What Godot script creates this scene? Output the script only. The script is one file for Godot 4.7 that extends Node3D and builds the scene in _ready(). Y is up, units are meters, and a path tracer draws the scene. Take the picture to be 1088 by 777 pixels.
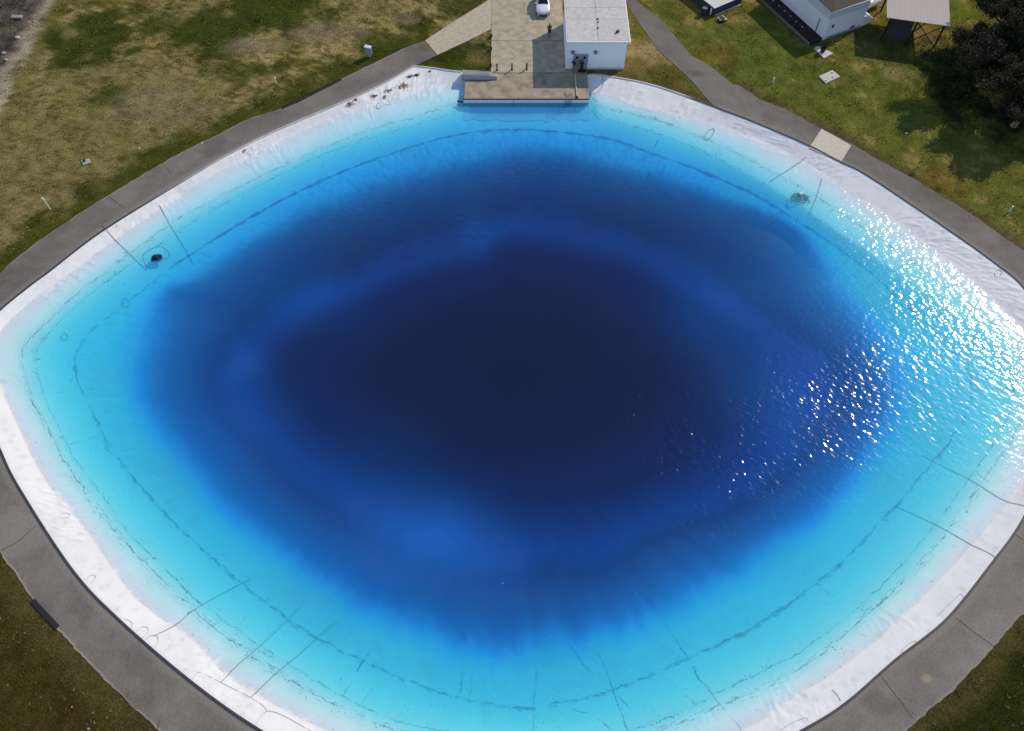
extends Node3D
# A round-cornered swimming-hole sized test pond lined with white sheeting, seen from a drone 62 m up.
# x runs along the dock edge, z towards the viewer, y up; the path round the pond lies at y = 0.

const WATER := -0.55
const SEG := 1440
const MID := Vector2(0.0, -38.0)
const SUN := Vector3(0.604, 0.601, -0.522)

var rng := RandomNumberGenerator.new()
var names := {}
var mats := {}
var rim := PackedFloat32Array()
var edge := PackedFloat32Array()      # outer edge of the asphalt
var bed := []                         # contours of the liner: [radii, height]
var top := []                         # the same contours on the water's surface
var n_big := FastNoiseLite.new()
var n_mid := FastNoiseLite.new()
var n_small := FastNoiseLite.new()

# ------------------------------------------------------------------ helpers

func numbered(called: String) -> String:
	if not names.has(called):
		names[called] = 0
		return called
	names[called] += 1
	return "%s_%03d" % [called, names[called]]

func tag(o: Node3D, label: String, category: String, group := "") -> Node3D:
	o.set_meta("label", label)
	o.set_meta("category", category)
	if group != "":
		o.set_meta("group", group)
	return o

func thing(called: String, label: String, category: String, at := Vector3.ZERO, turn := 0.0, group := "") -> Node3D:
	var o := Node3D.new()
	o.name = numbered(called)
	add_child(o)
	o.position = at
	o.rotation.y = turn
	return tag(o, label, category, group)

func obj(called: String, mesh: Mesh, m: Material, parent: Node3D = self) -> MeshInstance3D:
	var o := MeshInstance3D.new()
	o.name = numbered(called) if parent == self else called
	o.mesh = mesh
	o.material_override = m
	parent.add_child(o, true)
	return o

func structure(called: String, mesh: Mesh, m: Material) -> MeshInstance3D:
	var o := obj(called, mesh, m)
	o.set_meta("kind", "structure")
	return o

func begin(smooth := false) -> SurfaceTool:
	var st := SurfaceTool.new()
	st.begin(Mesh.PRIMITIVE_TRIANGLES)
	st.set_smooth_group(0 if smooth else 4294967295)
	return st

func done(st: SurfaceTool) -> ArrayMesh:
	st.generate_normals()
	return st.commit()

func tri(st: SurfaceTool, a: Vector3, b: Vector3, c: Vector3) -> void:
	st.add_vertex(a)
	st.add_vertex(b)
	st.add_vertex(c)

func quad(st: SurfaceTool, a: Vector3, b: Vector3, c: Vector3, d: Vector3) -> void:
	tri(st, a, b, c)
	tri(st, a, c, d)

# a box with chamfered edges
func box(st: SurfaceTool, c: Vector3, s: Vector3, cut := 0.015, turn := Basis.IDENTITY) -> void:
	var h := s * 0.5
	cut = minf(cut, minf(h.x, minf(h.y, h.z)) * 0.45)
	var k := h - Vector3.ONE * cut
	for ax in 3:
		var u := (ax + 1) % 3
		var v := (ax + 2) % 3
		for sg in [-1.0, 1.0]:
			var q := []
			for e in [[-1, -1], [1, -1], [1, 1], [-1, 1]]:
				var p := Vector3.ZERO
				p[ax] = h[ax] * sg
				p[u] = k[u] * e[0]
				p[v] = k[v] * e[1]
				q.append(c + turn * p)
			if sg > 0:
				quad(st, q[3], q[2], q[1], q[0])
			else:
				quad(st, q[0], q[1], q[2], q[3])
		for su in [-1.0, 1.0]:
			for sv in [-1.0, 1.0]:
				var q := []
				for e in [[-1, 0], [1, 0], [1, 1], [-1, 1]]:
					var p := Vector3.ZERO
					p[ax] = k[ax] * e[0]
					p[u] = (h[u] if e[1] == 0 else k[u]) * su
					p[v] = (k[v] if e[1] == 0 else h[v]) * sv
					q.append(c + turn * p)
				if su * sv > 0:
					quad(st, q[3], q[2], q[1], q[0])
				else:
					quad(st, q[0], q[1], q[2], q[3])
	for sx in [-1.0, 1.0]:
		for sy in [-1.0, 1.0]:
			for sz in [-1.0, 1.0]:
				var a := c + turn * Vector3(h.x * sx, k.y * sy, k.z * sz)
				var b := c + turn * Vector3(k.x * sx, h.y * sy, k.z * sz)
				var d := c + turn * Vector3(k.x * sx, k.y * sy, h.z * sz)
				if sx * sy * sz > 0:
					tri(st, a, d, b)
				else:
					tri(st, a, b, d)

func box_mesh(c: Vector3, s: Vector3, cut := 0.015, turn := Basis.IDENTITY) -> ArrayMesh:
	var st := begin()
	box(st, c, s, cut, turn)
	return done(st)

func tube(st: SurfaceTool, pts: Array, r0: float, r1: float, seg := 8, caps := true) -> void:
	var rings := []
	for i in pts.size():
		var t: Vector3 = (pts[mini(i + 1, pts.size() - 1)] - pts[maxi(i - 1, 0)]).normalized()
		var s := t.cross(Vector3.UP if absf(t.y) < 0.95 else Vector3.RIGHT).normalized()
		var n := s.cross(t)
		var r := lerpf(r0, r1, float(i) / maxf(1, pts.size() - 1))
		var ring := []
		for k in seg:
			var a := TAU * k / seg
			ring.append(pts[i] + (s * cos(a) + n * sin(a)) * r)
		rings.append(ring)
	for i in rings.size() - 1:
		for k in seg:
			var l := (k + 1) % seg
			quad(st, rings[i][k], rings[i][l], rings[i + 1][l], rings[i + 1][k])
	if caps:
		for k in range(1, seg - 1):
			tri(st, rings[0][0], rings[0][k + 1], rings[0][k])
			tri(st, rings[-1][0], rings[-1][k], rings[-1][k + 1])

func tube_mesh(pts: Array, r0: float, r1: float, seg := 8) -> ArrayMesh:
	var st := begin(true)
	tube(st, pts, r0, r1, seg)
	return done(st)

# profile: [radius, height] pairs from the bottom up
func lathe(st: SurfaceTool, at: Vector3, profile: Array, seg := 16) -> void:
	for i in profile.size() - 1:
		for k in seg:
			var a := TAU * k / seg
			var b := TAU * (k + 1) / seg
			var p: Array = profile[i]
			var q: Array = profile[i + 1]
			quad(st, at + Vector3(cos(a) * p[0], p[1], sin(a) * p[0]), at + Vector3(cos(a) * q[0], q[1], sin(a) * q[0]), at + Vector3(cos(b) * q[0], q[1], sin(b) * q[0]), at + Vector3(cos(b) * p[0], p[1], sin(b) * p[0]))

func lathe_mesh(at: Vector3, profile: Array, seg := 16) -> ArrayMesh:
	var st := begin()
	lathe(st, at, profile, seg)
	return done(st)

func points(flat: Array) -> PackedVector2Array:
	var out := PackedVector2Array()
	for i in range(0, flat.size(), 2):
		out.append(Vector2(flat[i], flat[i + 1]))
	return out

# a flat slab with upright sides over a ground plan
func plan_mesh(plan: PackedVector2Array, y0: float, y1: float) -> ArrayMesh:
	var st := begin()
	if not Geometry2D.is_polygon_clockwise(plan):
		plan.reverse()
	var idx := Geometry2D.triangulate_polygon(plan)
	for i in range(0, idx.size(), 3):
		var a := plan[idx[i]]
		var b := plan[idx[i + 1]]
		var c := plan[idx[i + 2]]
		if (b - a).cross(c - a) < 0:
			var s := b
			b = c
			c = s
		tri(st, Vector3(a.x, y1, a.y), Vector3(b.x, y1, b.y), Vector3(c.x, y1, c.y))
	for i in plan.size():
		var a := plan[i]
		var b := plan[(i + 1) % plan.size()]
		quad(st, Vector3(a.x, y1, a.y), Vector3(a.x, y0, a.y), Vector3(b.x, y0, b.y), Vector3(b.x, y1, b.y))
	return done(st)

# rows x columns of points as one smooth sheet, seen from above when rows run outwards and columns turn from x to z
func sheet(rows: int, cols: int, pos: PackedVector3Array, col: PackedColorArray, uv := PackedVector2Array(), closed := true) -> ArrayMesh:
	var index := PackedInt32Array()
	var nrm := PackedVector3Array()
	nrm.resize(pos.size())
	for r in rows - 1:
		for c in (cols if closed else cols - 1):
			var a := r * cols + c
			var b := r * cols + (c + 1) % cols
			var d := a + cols
			var e := b + cols
			for t in [[a, d, b], [b, d, e]]:
				var n: Vector3 = (pos[t[1]] - pos[t[0]]).cross(pos[t[2]] - pos[t[0]])
				if n.y < 0.0:
					n = -n
					index.append_array([t[0], t[1], t[2]])
				else:
					index.append_array([t[0], t[2], t[1]])
				nrm[t[0]] += n
				nrm[t[1]] += n
				nrm[t[2]] += n
	for i in nrm.size():
		nrm[i] = nrm[i].normalized() if nrm[i].length_squared() > 0.0 else Vector3.UP
	return mesh_of(pos, nrm, col, uv, index)

func mesh_of(pos: PackedVector3Array, nrm: PackedVector3Array, col: PackedColorArray, uv: PackedVector2Array, index: PackedInt32Array) -> ArrayMesh:
	var a := []
	a.resize(Mesh.ARRAY_MAX)
	a[Mesh.ARRAY_VERTEX] = pos
	a[Mesh.ARRAY_NORMAL] = nrm
	if col.size():
		a[Mesh.ARRAY_COLOR] = col
	if uv.size():
		a[Mesh.ARRAY_TEX_UV] = uv
	a[Mesh.ARRAY_INDEX] = index
	var m := ArrayMesh.new()
	m.add_surface_from_arrays(Mesh.PRIMITIVE_TRIANGLES, a)
	return m

# ------------------------------------------------------------------ materials

func noise_texture(freq: float, colors: Array, seed_no: int, octaves := 4, size := 512, kind := FastNoiseLite.TYPE_SIMPLEX_SMOOTH, bump := 0.0) -> NoiseTexture2D:
	var n := FastNoiseLite.new()
	n.seed = seed_no
	n.frequency = freq
	n.noise_type = kind
	n.fractal_octaves = octaves
	var t := NoiseTexture2D.new()
	t.width = size
	t.height = size
	t.seamless = true
	t.noise = n
	if bump > 0.0:
		t.as_normal_map = true
		t.bump_strength = bump
	else:
		var g := Gradient.new()
		var offs := PackedFloat32Array()
		var cols := PackedColorArray()
		for i in colors.size():
			offs.append(float(i) / (colors.size() - 1))
			cols.append(colors[i])
		g.offsets = offs
		g.colors = cols
		t.color_ramp = g
	return t

func lin(c: Color) -> Color:
	return c.linear_to_srgb()

func grey(v: float) -> Color:
	return Color(v, v, v).linear_to_srgb()

# a plain material with a base colour given as linear values
func paint(r: float, g: float, b: float, rough := 0.8, metal := 0.0) -> StandardMaterial3D:
	var key := "%f %f %f %f %f" % [r, g, b, rough, metal]
	if not mats.has(key):
		var m := StandardMaterial3D.new()
		m.albedo_color = Color(r, g, b).linear_to_srgb()
		m.roughness = rough
		m.metallic = metal
		m.metallic_specular = 0.4
		mats[key] = m
	return mats[key]

# a weathered material: base colour times a mottled texture laid on in world space
func worn(c: Color, lo: float, scale: float, seed_no: int, rough := 0.85, vertex := false) -> StandardMaterial3D:
	var m := StandardMaterial3D.new()
	m.albedo_color = c.linear_to_srgb()
	m.albedo_texture = noise_texture(0.012, [grey(lo), grey((lo + 1.0) * 0.5), grey(0.95), grey(1.0)], seed_no, 5)
	m.uv1_triplanar = true
	m.uv1_world_triplanar = true
	m.uv1_scale = Vector3.ONE * scale
	m.roughness = rough
	m.metallic_specular = 0.3
	m.vertex_color_use_as_albedo = vertex
	return m

# ------------------------------------------------------------------ contours of the pond

func closed_curve(flat: Array) -> PackedVector2Array:
	var p := points(flat)
	var n := p.size()
	var out := PackedVector2Array()
	for i in n:
		for k in 10:
			out.append(p[i].cubic_interpolate(p[(i + 1) % n], p[(i - 1 + n) % n], p[(i + 2) % n], k / 10.0))
	return out

# distance from MID to a closed curve in each of SEG directions
func radii(flat: Array) -> PackedFloat32Array:
	var c := closed_curve(flat)
	var out := PackedFloat32Array()
	out.resize(SEG)
	for i in c.size():
		var a := c[i] - MID
		var b := c[(i + 1) % c.size()] - MID
		var t0 := a.angle()
		var turn := wrapf(b.angle() - t0, -PI, PI)
		if turn < 0.0:
			t0 += turn
			turn = -turn
		var i0 := ceili(t0 / TAU * SEG)
		var i1 := floori((t0 + turn) / TAU * SEG)
		for k in range(i0, i1 + 1):
			var d := Vector2.from_angle(k * TAU / SEG)
			var den := d.cross(b - a)
			var r := a.cross(b - a) / den if absf(den) > 1e-6 else a.length()
			out[posmod(k, SEG)] = maxf(out[posmod(k, SEG)], r)
	for k in SEG:
		if out[k] <= 0.0:
			out[k] = out[posmod(k - 1, SEG)]
	return out

func radius_at(table: PackedFloat32Array, angle: float) -> float:
	var f := fposmod(angle / TAU * SEG, SEG)
	var i := int(f)
	return lerpf(table[i % SEG], table[(i + 1) % SEG], f - i)

func soften(table: PackedFloat32Array, width: int) -> PackedFloat32Array:
	var out := PackedFloat32Array()
	out.resize(SEG)
	for i in SEG:
		var s := 0.0
		for k in range(-width, width + 1):
			s += table[posmod(i + k, SEG)]
		out[i] = s / (2 * width + 1)
	return out

func beyond_path(p: Vector2) -> float:
	var d := p - MID
	return d.length() - radius_at(edge, d.angle())

# height of the liner under a point
func bed_height(p: Vector2) -> float:
	var d := p - MID
	var r := d.length()
	var a := d.angle()
	var r0 := radius_at(bed[0][0], a)
	if r >= r0:
		return 0.02
	for k in bed.size() - 1:
		var r1: float = radius_at(bed[k + 1][0], a)
		if r >= r1:
			return lerpf(bed[k][1], bed[k + 1][1], (r0 - r) / maxf(r0 - r1, 0.01))
		r0 = r1
	return bed[-1][1]

func ramp(keys: Array, t: float) -> Array:
	for i in keys.size() - 1:
		if t <= keys[i + 1][0]:
			var f: float = clampf((t - keys[i][0]) / (keys[i + 1][0] - keys[i][0]), 0.0, 1.0)
			var out := []
			for k in range(1, keys[i].size()):
				out.append(lerpf(keys[i][k], keys[i + 1][k], f))
			return out
	return keys[-1].slice(1)

# What the water looks like over white sheeting, by contour number (0 waterline, 1 and 2 shallow welds, 3 foot of the first slope,
# 4 edge of the deep, 5 deep ledge, 6 rim of the pit, 7 middle), as seen in sRGB 0-255; the sunny shallow side and the silted side.
const CLEAR := [[0.0, 206, 214, 220], [0.2, 202, 220, 228], [0.6, 188, 221, 232], [1.0, 156, 213, 231], [2.0, 112, 203, 231], [2.5, 82, 197, 230], [3.0, 68, 188, 229], [3.5, 58, 181, 229], [3.76, 46, 165, 224], [3.94, 37, 141, 210], [4.12, 34, 118, 188], [4.32, 32, 102, 170], [4.62, 31, 88, 152], [4.95, 28, 70, 130], [5.2, 28, 72, 140], [5.4, 27, 66, 136], [6.0, 22, 46, 96], [6.4, 19, 38, 74], [7.0, 19, 36, 70]]
const SILTED := [[0.0, 204, 213, 219], [0.2, 198, 218, 227], [0.6, 180, 217, 230], [1.0, 146, 209, 229], [2.0, 98, 196, 226], [2.5, 72, 184, 224], [3.0, 60, 172, 221], [3.3, 46, 159, 212], [3.55, 40, 146, 206], [3.72, 36, 120, 182], [3.9, 32, 95, 157], [4.06, 30, 80, 140], [4.5, 28, 64, 118], [4.9, 25, 54, 106], [5.2, 26, 60, 124], [5.5, 26, 62, 132], [6.0, 21, 44, 92], [6.4, 19, 38, 73], [7.0, 19, 36, 70]]
const MURK := [[0.0, 0.0], [0.2, 0.06], [1.0, 0.2], [2.0, 0.3], [3.0, 0.42], [4.0, 0.75], [5.0, 0.92], [7.0, 0.97]]

func silt(angle: float) -> float:
	# silt lies on the far slope, under the dock, and thins out round the near one
	return smoothstep(0.05, 0.75, -sin(angle + 0.08))

func water_look(t: float, angle: float) -> Color:
	var a := ramp(CLEAR, t)
	var b := ramp(SILTED, t)
	var s := silt(angle)
	return Color(lerpf(a[0], b[0], s) / 255.0, lerpf(a[1], b[1], s) / 255.0, lerpf(a[2], b[2], s) / 255.0).srgb_to_linear()

const LIT := 0.9   # how bright a white sheet lies in this light

func depth_tint(t: float, angle: float) -> Color:
	# the water's absorption by depth, painted into the sheeting's colour, from the part of the look that the murk lets through
	var m: float = ramp(MURK, t)[0]
	var l := water_look(t, angle) * (lerpf(1.0, 0.6, clampf(m * 3.0, 0, 1)) / (LIT * (1.0 - m) * (1.0 - m)))
	return Color(clampf(l.r, 0.01, 0.88), clampf(l.g, 0.02, 0.88), clampf(l.b, 0.04, 0.9))

func murk(t: float, angle: float) -> Color:
	var m: float = ramp(MURK, t)[0]
	if m < 0.005:
		return Color(0.8, 0.85, 0.88, 0.0)
	var seen := water_look(t, angle)
	var under := depth_tint(t, angle)
	var k := (1.0 - m) * (1.0 - m)
	# a clear skin on top mirrors a little sky
	return Color(clampf((seen.r / LIT - under.r * k - 0.0055) / m, 0.0, 0.95), clampf((seen.g / LIT - under.g * k - 0.010) / m, 0.003, 0.95), clampf((seen.b / LIT - under.b * k - 0.015) / m, 0.01, 0.98), m)

# ------------------------------------------------------------------ build

func _ready() -> void:
	rng.seed = 7
	n_big.seed = 3
	n_big.frequency = 0.03
	n_big.fractal_octaves = 4
	n_mid.seed = 5
	n_mid.frequency = 0.16
	n_mid.fractal_octaves = 3
	n_small.seed = 9
	n_small.frequency = 0.9
	n_small.fractal_octaves = 2
	light_and_camera()
	contours()
	ground()
	liner()
	water()
	paving()
	dock()
	pump_building()
	house()
	far_sheds()
	trees()
	car()
	people()
	yard_things()
	pond_things()

func light_and_camera() -> void:
	var cam := Camera3D.new()
	cam.name = "camera"
	add_child(cam)
	cam.position = Vector3(0, 62, 0)
	cam.rotation_degrees = Vector3(-58, 0, 0)
	cam.fov = 49.65
	cam.near = 0.5
	cam.far = 3000.0
	cam.current = true
	var sky_look := ProceduralSkyMaterial.new()
	sky_look.sky_top_color = Color(0.34, 0.43, 0.56)
	sky_look.sky_horizon_color = Color(0.86, 0.90, 0.95)
	sky_look.sky_curve = 0.13
	sky_look.ground_bottom_color = Color(0.25, 0.24, 0.2)
	sky_look.ground_horizon_color = Color(0.6, 0.66, 0.7)
	sky_look.sky_energy_multiplier = 1.4
	var sky := Sky.new()
	sky.sky_material = sky_look
	var env := Environment.new()
	env.background_mode = Environment.BG_SKY
	env.sky = sky
	env.tonemap_mode = Environment.TONE_MAPPER_LINEAR
	env.tonemap_exposure = 0.79
	env.sdfgi_enabled = true
	env.ssao_enabled = true
	env.ssil_enabled = true
	var we := WorldEnvironment.new()
	we.name = "world_environment"
	we.environment = env
	add_child(we)
	var sun := DirectionalLight3D.new()
	sun.name = "sun"
	sun.light_color = Color(1.0, 0.945, 0.87)
	sun.light_energy = 1.4
	sun.light_angular_distance = 0.5
	sun.shadow_enabled = true
	add_child(sun)
	sun.look_at_from_position(SUN * 100.0, Vector3.ZERO)

func contours() -> void:
	rim = radii([-6.00, -80.35, -9.55, -81.02, -11.39, -81.35, -11.82, -81.33, -12.28, -80.95, -16.68, -77.03, -26.99, -69.87, -31.68, -65.96, -34.36, -63.35, -42.11, -55.29, -46.21, -49.65, -47.43, -48.05, -49.46, -44.91, -50.10, -42.59, -49.82, -39.83, -48.92, -37.07, -47.02, -33.65, -44.48, -30.40, -41.72, -26.88, -35.15, -19.83, -30.34, -15.84, -23.54, -11.15, -17.76, -7.81, -10.74, -4.63, -4.12, -2.81, 1.02, -2.25, 6.17, -2.58, 12.81, -4.34, 20.64, -7.87, 24.31, -9.76, 28.77, -12.81, 33.41, -15.77, 38.30, -20.14, 42.16, -23.94, 46.77, -29.95, 49.66, -35.58, 51.22, -41.73, 50.40, -47.65, 48.55, -50.85, 45.59, -54.72, 41.81, -59.32, 38.19, -63.50, 35.82, -65.37, 32.71, -68.04, 27.59, -71.59, 25.17, -73.08, 17.13, -77.70, 11.28, -79.57, 9.22, -79.83, 1.81, -80.18])
	edge = radii([-11.30, -81.76, -10.96, -83.72, -10.90, -86.56, -20.32, -79.21, -26.27, -74.30, -30.07, -72.22, -32.49, -70.18, -38.54, -64.99, -47.24, -55.49, -51.09, -49.65, -53.14, -45.02, -53.23, -39.10, -51.13, -33.65, -47.74, -28.18, -41.23, -20.91, -39.58, -19.38, -37.56, -17.29, -34.78, -14.92, -30.60, -11.65, -25.48, -7.93, -19.92, -4.63, -11.66, -1.26, -3.98, 0.61, 0.99, 1.13, 8.46, 0.61, 16.32, -1.80, 22.60, -4.92, 28.22, -7.81, 30.37, -9.21, 32.64, -10.68, 34.87, -12.45, 37.02, -14.05, 38.84, -15.63, 40.27, -16.64, 45.11, -20.76, 50.47, -28.18, 53.92, -35.58, 55.62, -43.91, 53.63, -49.65, 52.05, -52.45, 50.57, -54.33, 48.09, -57.65, 43.75, -62.43, 40.60, -65.37, 38.08, -67.97, 35.22, -70.49, 31.46, -73.92, 29.09, -75.45, 26.36, -78.12, 23.52, -74.99, 17.44, -78.04, 11.31, -80.01, 1.82, -81.05, -6.02, -80.79])
	var wet := [-6.32, -78.81, -9.58, -78.47, -13.84, -76.85, -16.60, -75.34, -21.88, -72.43, -26.90, -68.80, -31.66, -64.99, -35.55, -61.37, -38.24, -57.96, -41.51, -53.99, -44.79, -49.67, -47.07, -46.79, -48.39, -44.63, -49.06, -42.86, -48.93, -40.92, -48.26, -38.72, -46.98, -36.79, -44.91, -33.95, -41.63, -29.53, -39.28, -26.86, -36.40, -24.24, -32.59, -20.32, -29.21, -17.11, -24.66, -14.37, -21.61, -11.82, -18.42, -10.11, -15.12, -8.57, -9.68, -6.46, -4.24, -4.97, 1.06, -4.56, 6.36, -4.97, 11.80, -6.16, 17.05, -8.04, 20.86, -10.11, 25.10, -12.42, 29.66, -15.41, 35.05, -19.63, 39.40, -23.34, 43.62, -27.33, 46.03, -31.13, 48.04, -35.41, 48.95, -39.45, 49.10, -42.97, 47.45, -46.79, 44.58, -51.55, 41.03, -56.24, 36.33, -61.65, 31.28, -66.84, 25.36, -70.96, 15.57, -74.96, 10.74, -77.29, 1.80, -78.47]
	var weld_a := [-5.26, -77.03, -7.00, -75.70, -12.25, -73.01, -16.46, -71.19, -22.07, -67.81, -26.83, -64.41, -34.47, -58.41, -38.67, -53.59, -43.03, -47.87, -44.79, -44.77, -46.30, -41.80, -46.07, -39.89, -44.04, -35.91, -40.52, -31.46, -39.61, -30.13, -35.74, -25.91, -32.05, -22.28, -25.57, -17.06, -21.66, -14.26, -17.25, -11.66, -13.27, -9.75, -11.60, -9.07, -8.62, -7.97, -4.33, -6.85, 1.08, -6.49, 6.50, -6.91, 10.66, -7.90, 13.94, -8.98, 15.49, -9.68, 19.19, -10.99, 23.03, -12.94, 27.82, -16.25, 33.23, -20.38, 38.07, -25.03, 40.94, -28.07, 43.87, -31.04, 46.22, -34.25, 47.69, -37.52, 47.94, -40.31, 46.61, -43.88, 43.66, -48.10, 39.41, -53.46, 33.93, -59.63, 29.64, -63.83, 23.09, -69.02, 16.40, -72.93, 10.64, -75.20, 8.96, -77.03, 1.80, -77.53]
	var weld_b := [-4.92, -76.46, -7.05, -74.08, -15.69, -70.27, -21.69, -67.07, -26.97, -63.12, -33.62, -57.48, -39.03, -51.35, -42.34, -47.17, -44.17, -43.98, -45.07, -41.36, -44.73, -39.46, -42.85, -36.00, -39.18, -30.93, -38.58, -30.02, -34.59, -25.97, -31.66, -22.82, -28.75, -20.55, -25.04, -17.47, -21.33, -15.14, -17.47, -12.84, -12.75, -10.36, -8.51, -8.62, -3.01, -7.61, 2.45, -7.42, 8.92, -8.05, 13.83, -9.80, 15.00, -10.42, 19.45, -12.29, 22.11, -13.52, 27.54, -17.02, 31.97, -20.59, 37.29, -25.63, 40.07, -28.58, 43.08, -31.67, 45.23, -34.62, 46.58, -37.61, 46.57, -39.67, 45.35, -42.55, 42.26, -46.24, 38.01, -51.47, 32.58, -57.75, 28.37, -62.27, 21.88, -67.67, 15.83, -71.20, 10.55, -73.59, 8.71, -76.38, 1.79, -76.71]
	var foot := [1.42, -72.04, -6.11, -71.25, -14.12, -67.93, -20.41, -64.30, -26.92, -59.38, -33.57, -53.09, -37.52, -48.21, -38.83, -46.68, -40.78, -43.96, -41.55, -41.54, -41.25, -39.31, -39.60, -36.34, -36.84, -32.64, -35.55, -30.67, -31.95, -27.26, -28.65, -24.19, -25.06, -21.34, -21.65, -18.77, -17.92, -16.23, -15.58, -14.86, -11.72, -13.03, -6.90, -11.12, -3.95, -10.32, -2.04, -9.93, 1.61, -9.67, 7.66, -10.85, 13.47, -13.17, 18.74, -15.36, 24.73, -19.00, 28.04, -21.50, 33.06, -25.88, 35.79, -28.50, 39.22, -31.79, 41.67, -34.86, 42.88, -37.66, 42.75, -40.15, 40.63, -44.40, 36.98, -50.24, 32.40, -55.91, 27.03, -61.31, 21.36, -65.18, 16.05, -68.01, 10.22, -70.78]
	var drop := [1.36, -65.81, -1.35, -64.93, -6.18, -63.20, -11.91, -61.23, -19.71, -57.69, -25.40, -53.54, -30.43, -49.25, -33.76, -47.72, -33.43, -44.30, -33.96, -40.82, -34.14, -38.31, -32.23, -34.34, -28.57, -30.03, -24.06, -25.75, -17.91, -21.26, -13.30, -18.34, -9.21, -16.64, -4.05, -14.56, 0.00, -13.79, 4.20, -14.56, 6.25, -15.13, 11.44, -16.86, 16.13, -19.40, 18.89, -20.63, 27.57, -26.94, 31.54, -31.13, 34.07, -34.92, 34.70, -38.11, 33.84, -44.85, 31.70, -49.01, 29.44, -55.46, 25.37, -58.22, 20.01, -60.12, 15.96, -62.07, 11.88, -63.63, 7.19, -65.07]
	var ledge := [1.30, -58.76, -3.58, -57.69, -8.64, -55.52, -13.61, -52.92, -18.69, -49.49, -22.07, -46.90, -24.85, -43.67, -26.46, -40.18, -26.66, -37.10, -24.61, -33.47, -19.78, -28.43, -13.59, -23.66, -7.92, -20.63, -1.81, -19.24, 4.23, -19.70, 7.31, -20.63, 12.88, -22.85, 18.90, -25.24, 25.07, -29.76, 28.84, -33.95, 30.19, -37.40, 29.43, -40.39, 27.24, -43.85, 23.61, -47.25, 19.00, -52.04, 14.87, -54.94, 9.13, -57.29, 2.20, -58.63]
	var pit := [1.25, -52.79, -5.69, -50.33, -13.11, -47.25, -16.59, -45.19, -20.24, -41.88, -21.19, -38.72, -19.90, -35.90, -17.67, -33.28, -13.22, -30.03, -9.76, -27.81, -4.13, -25.83, -0.32, -25.41, 6.14, -26.26, 11.12, -27.64, 16.39, -30.49, 20.63, -33.95, 22.35, -36.69, 22.19, -39.45, 21.37, -41.03, 19.80, -44.52, 14.99, -47.48, 10.08, -50.57, 4.33, -52.42, -2.32, -53.04]
	bed = [[rim, 0.02], [radii(wet), WATER], [radii(weld_a), -0.75], [radii(weld_b), -0.9], [radii(foot), -1.5], [radii(drop), -2.7], [radii(ledge), -4.6], [radii(pit), -7.0]]
	for k in range(1, bed.size()):
		for i in SEG:
			bed[k][0][i] = minf(bed[k][0][i], bed[k - 1][0][i] - 0.25)
	for k in range(1, bed.size()):
		top.append(bed[k][0].duplicate())
	for k in range(4, 7):
		top[k] = soften(top[k], 6)

# ------------------------------------------------------------------ ground

# [x, z, radius, r, g, b, weight]: patches of other growth and soil, and tree shade painted dark
var patches := []

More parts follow.
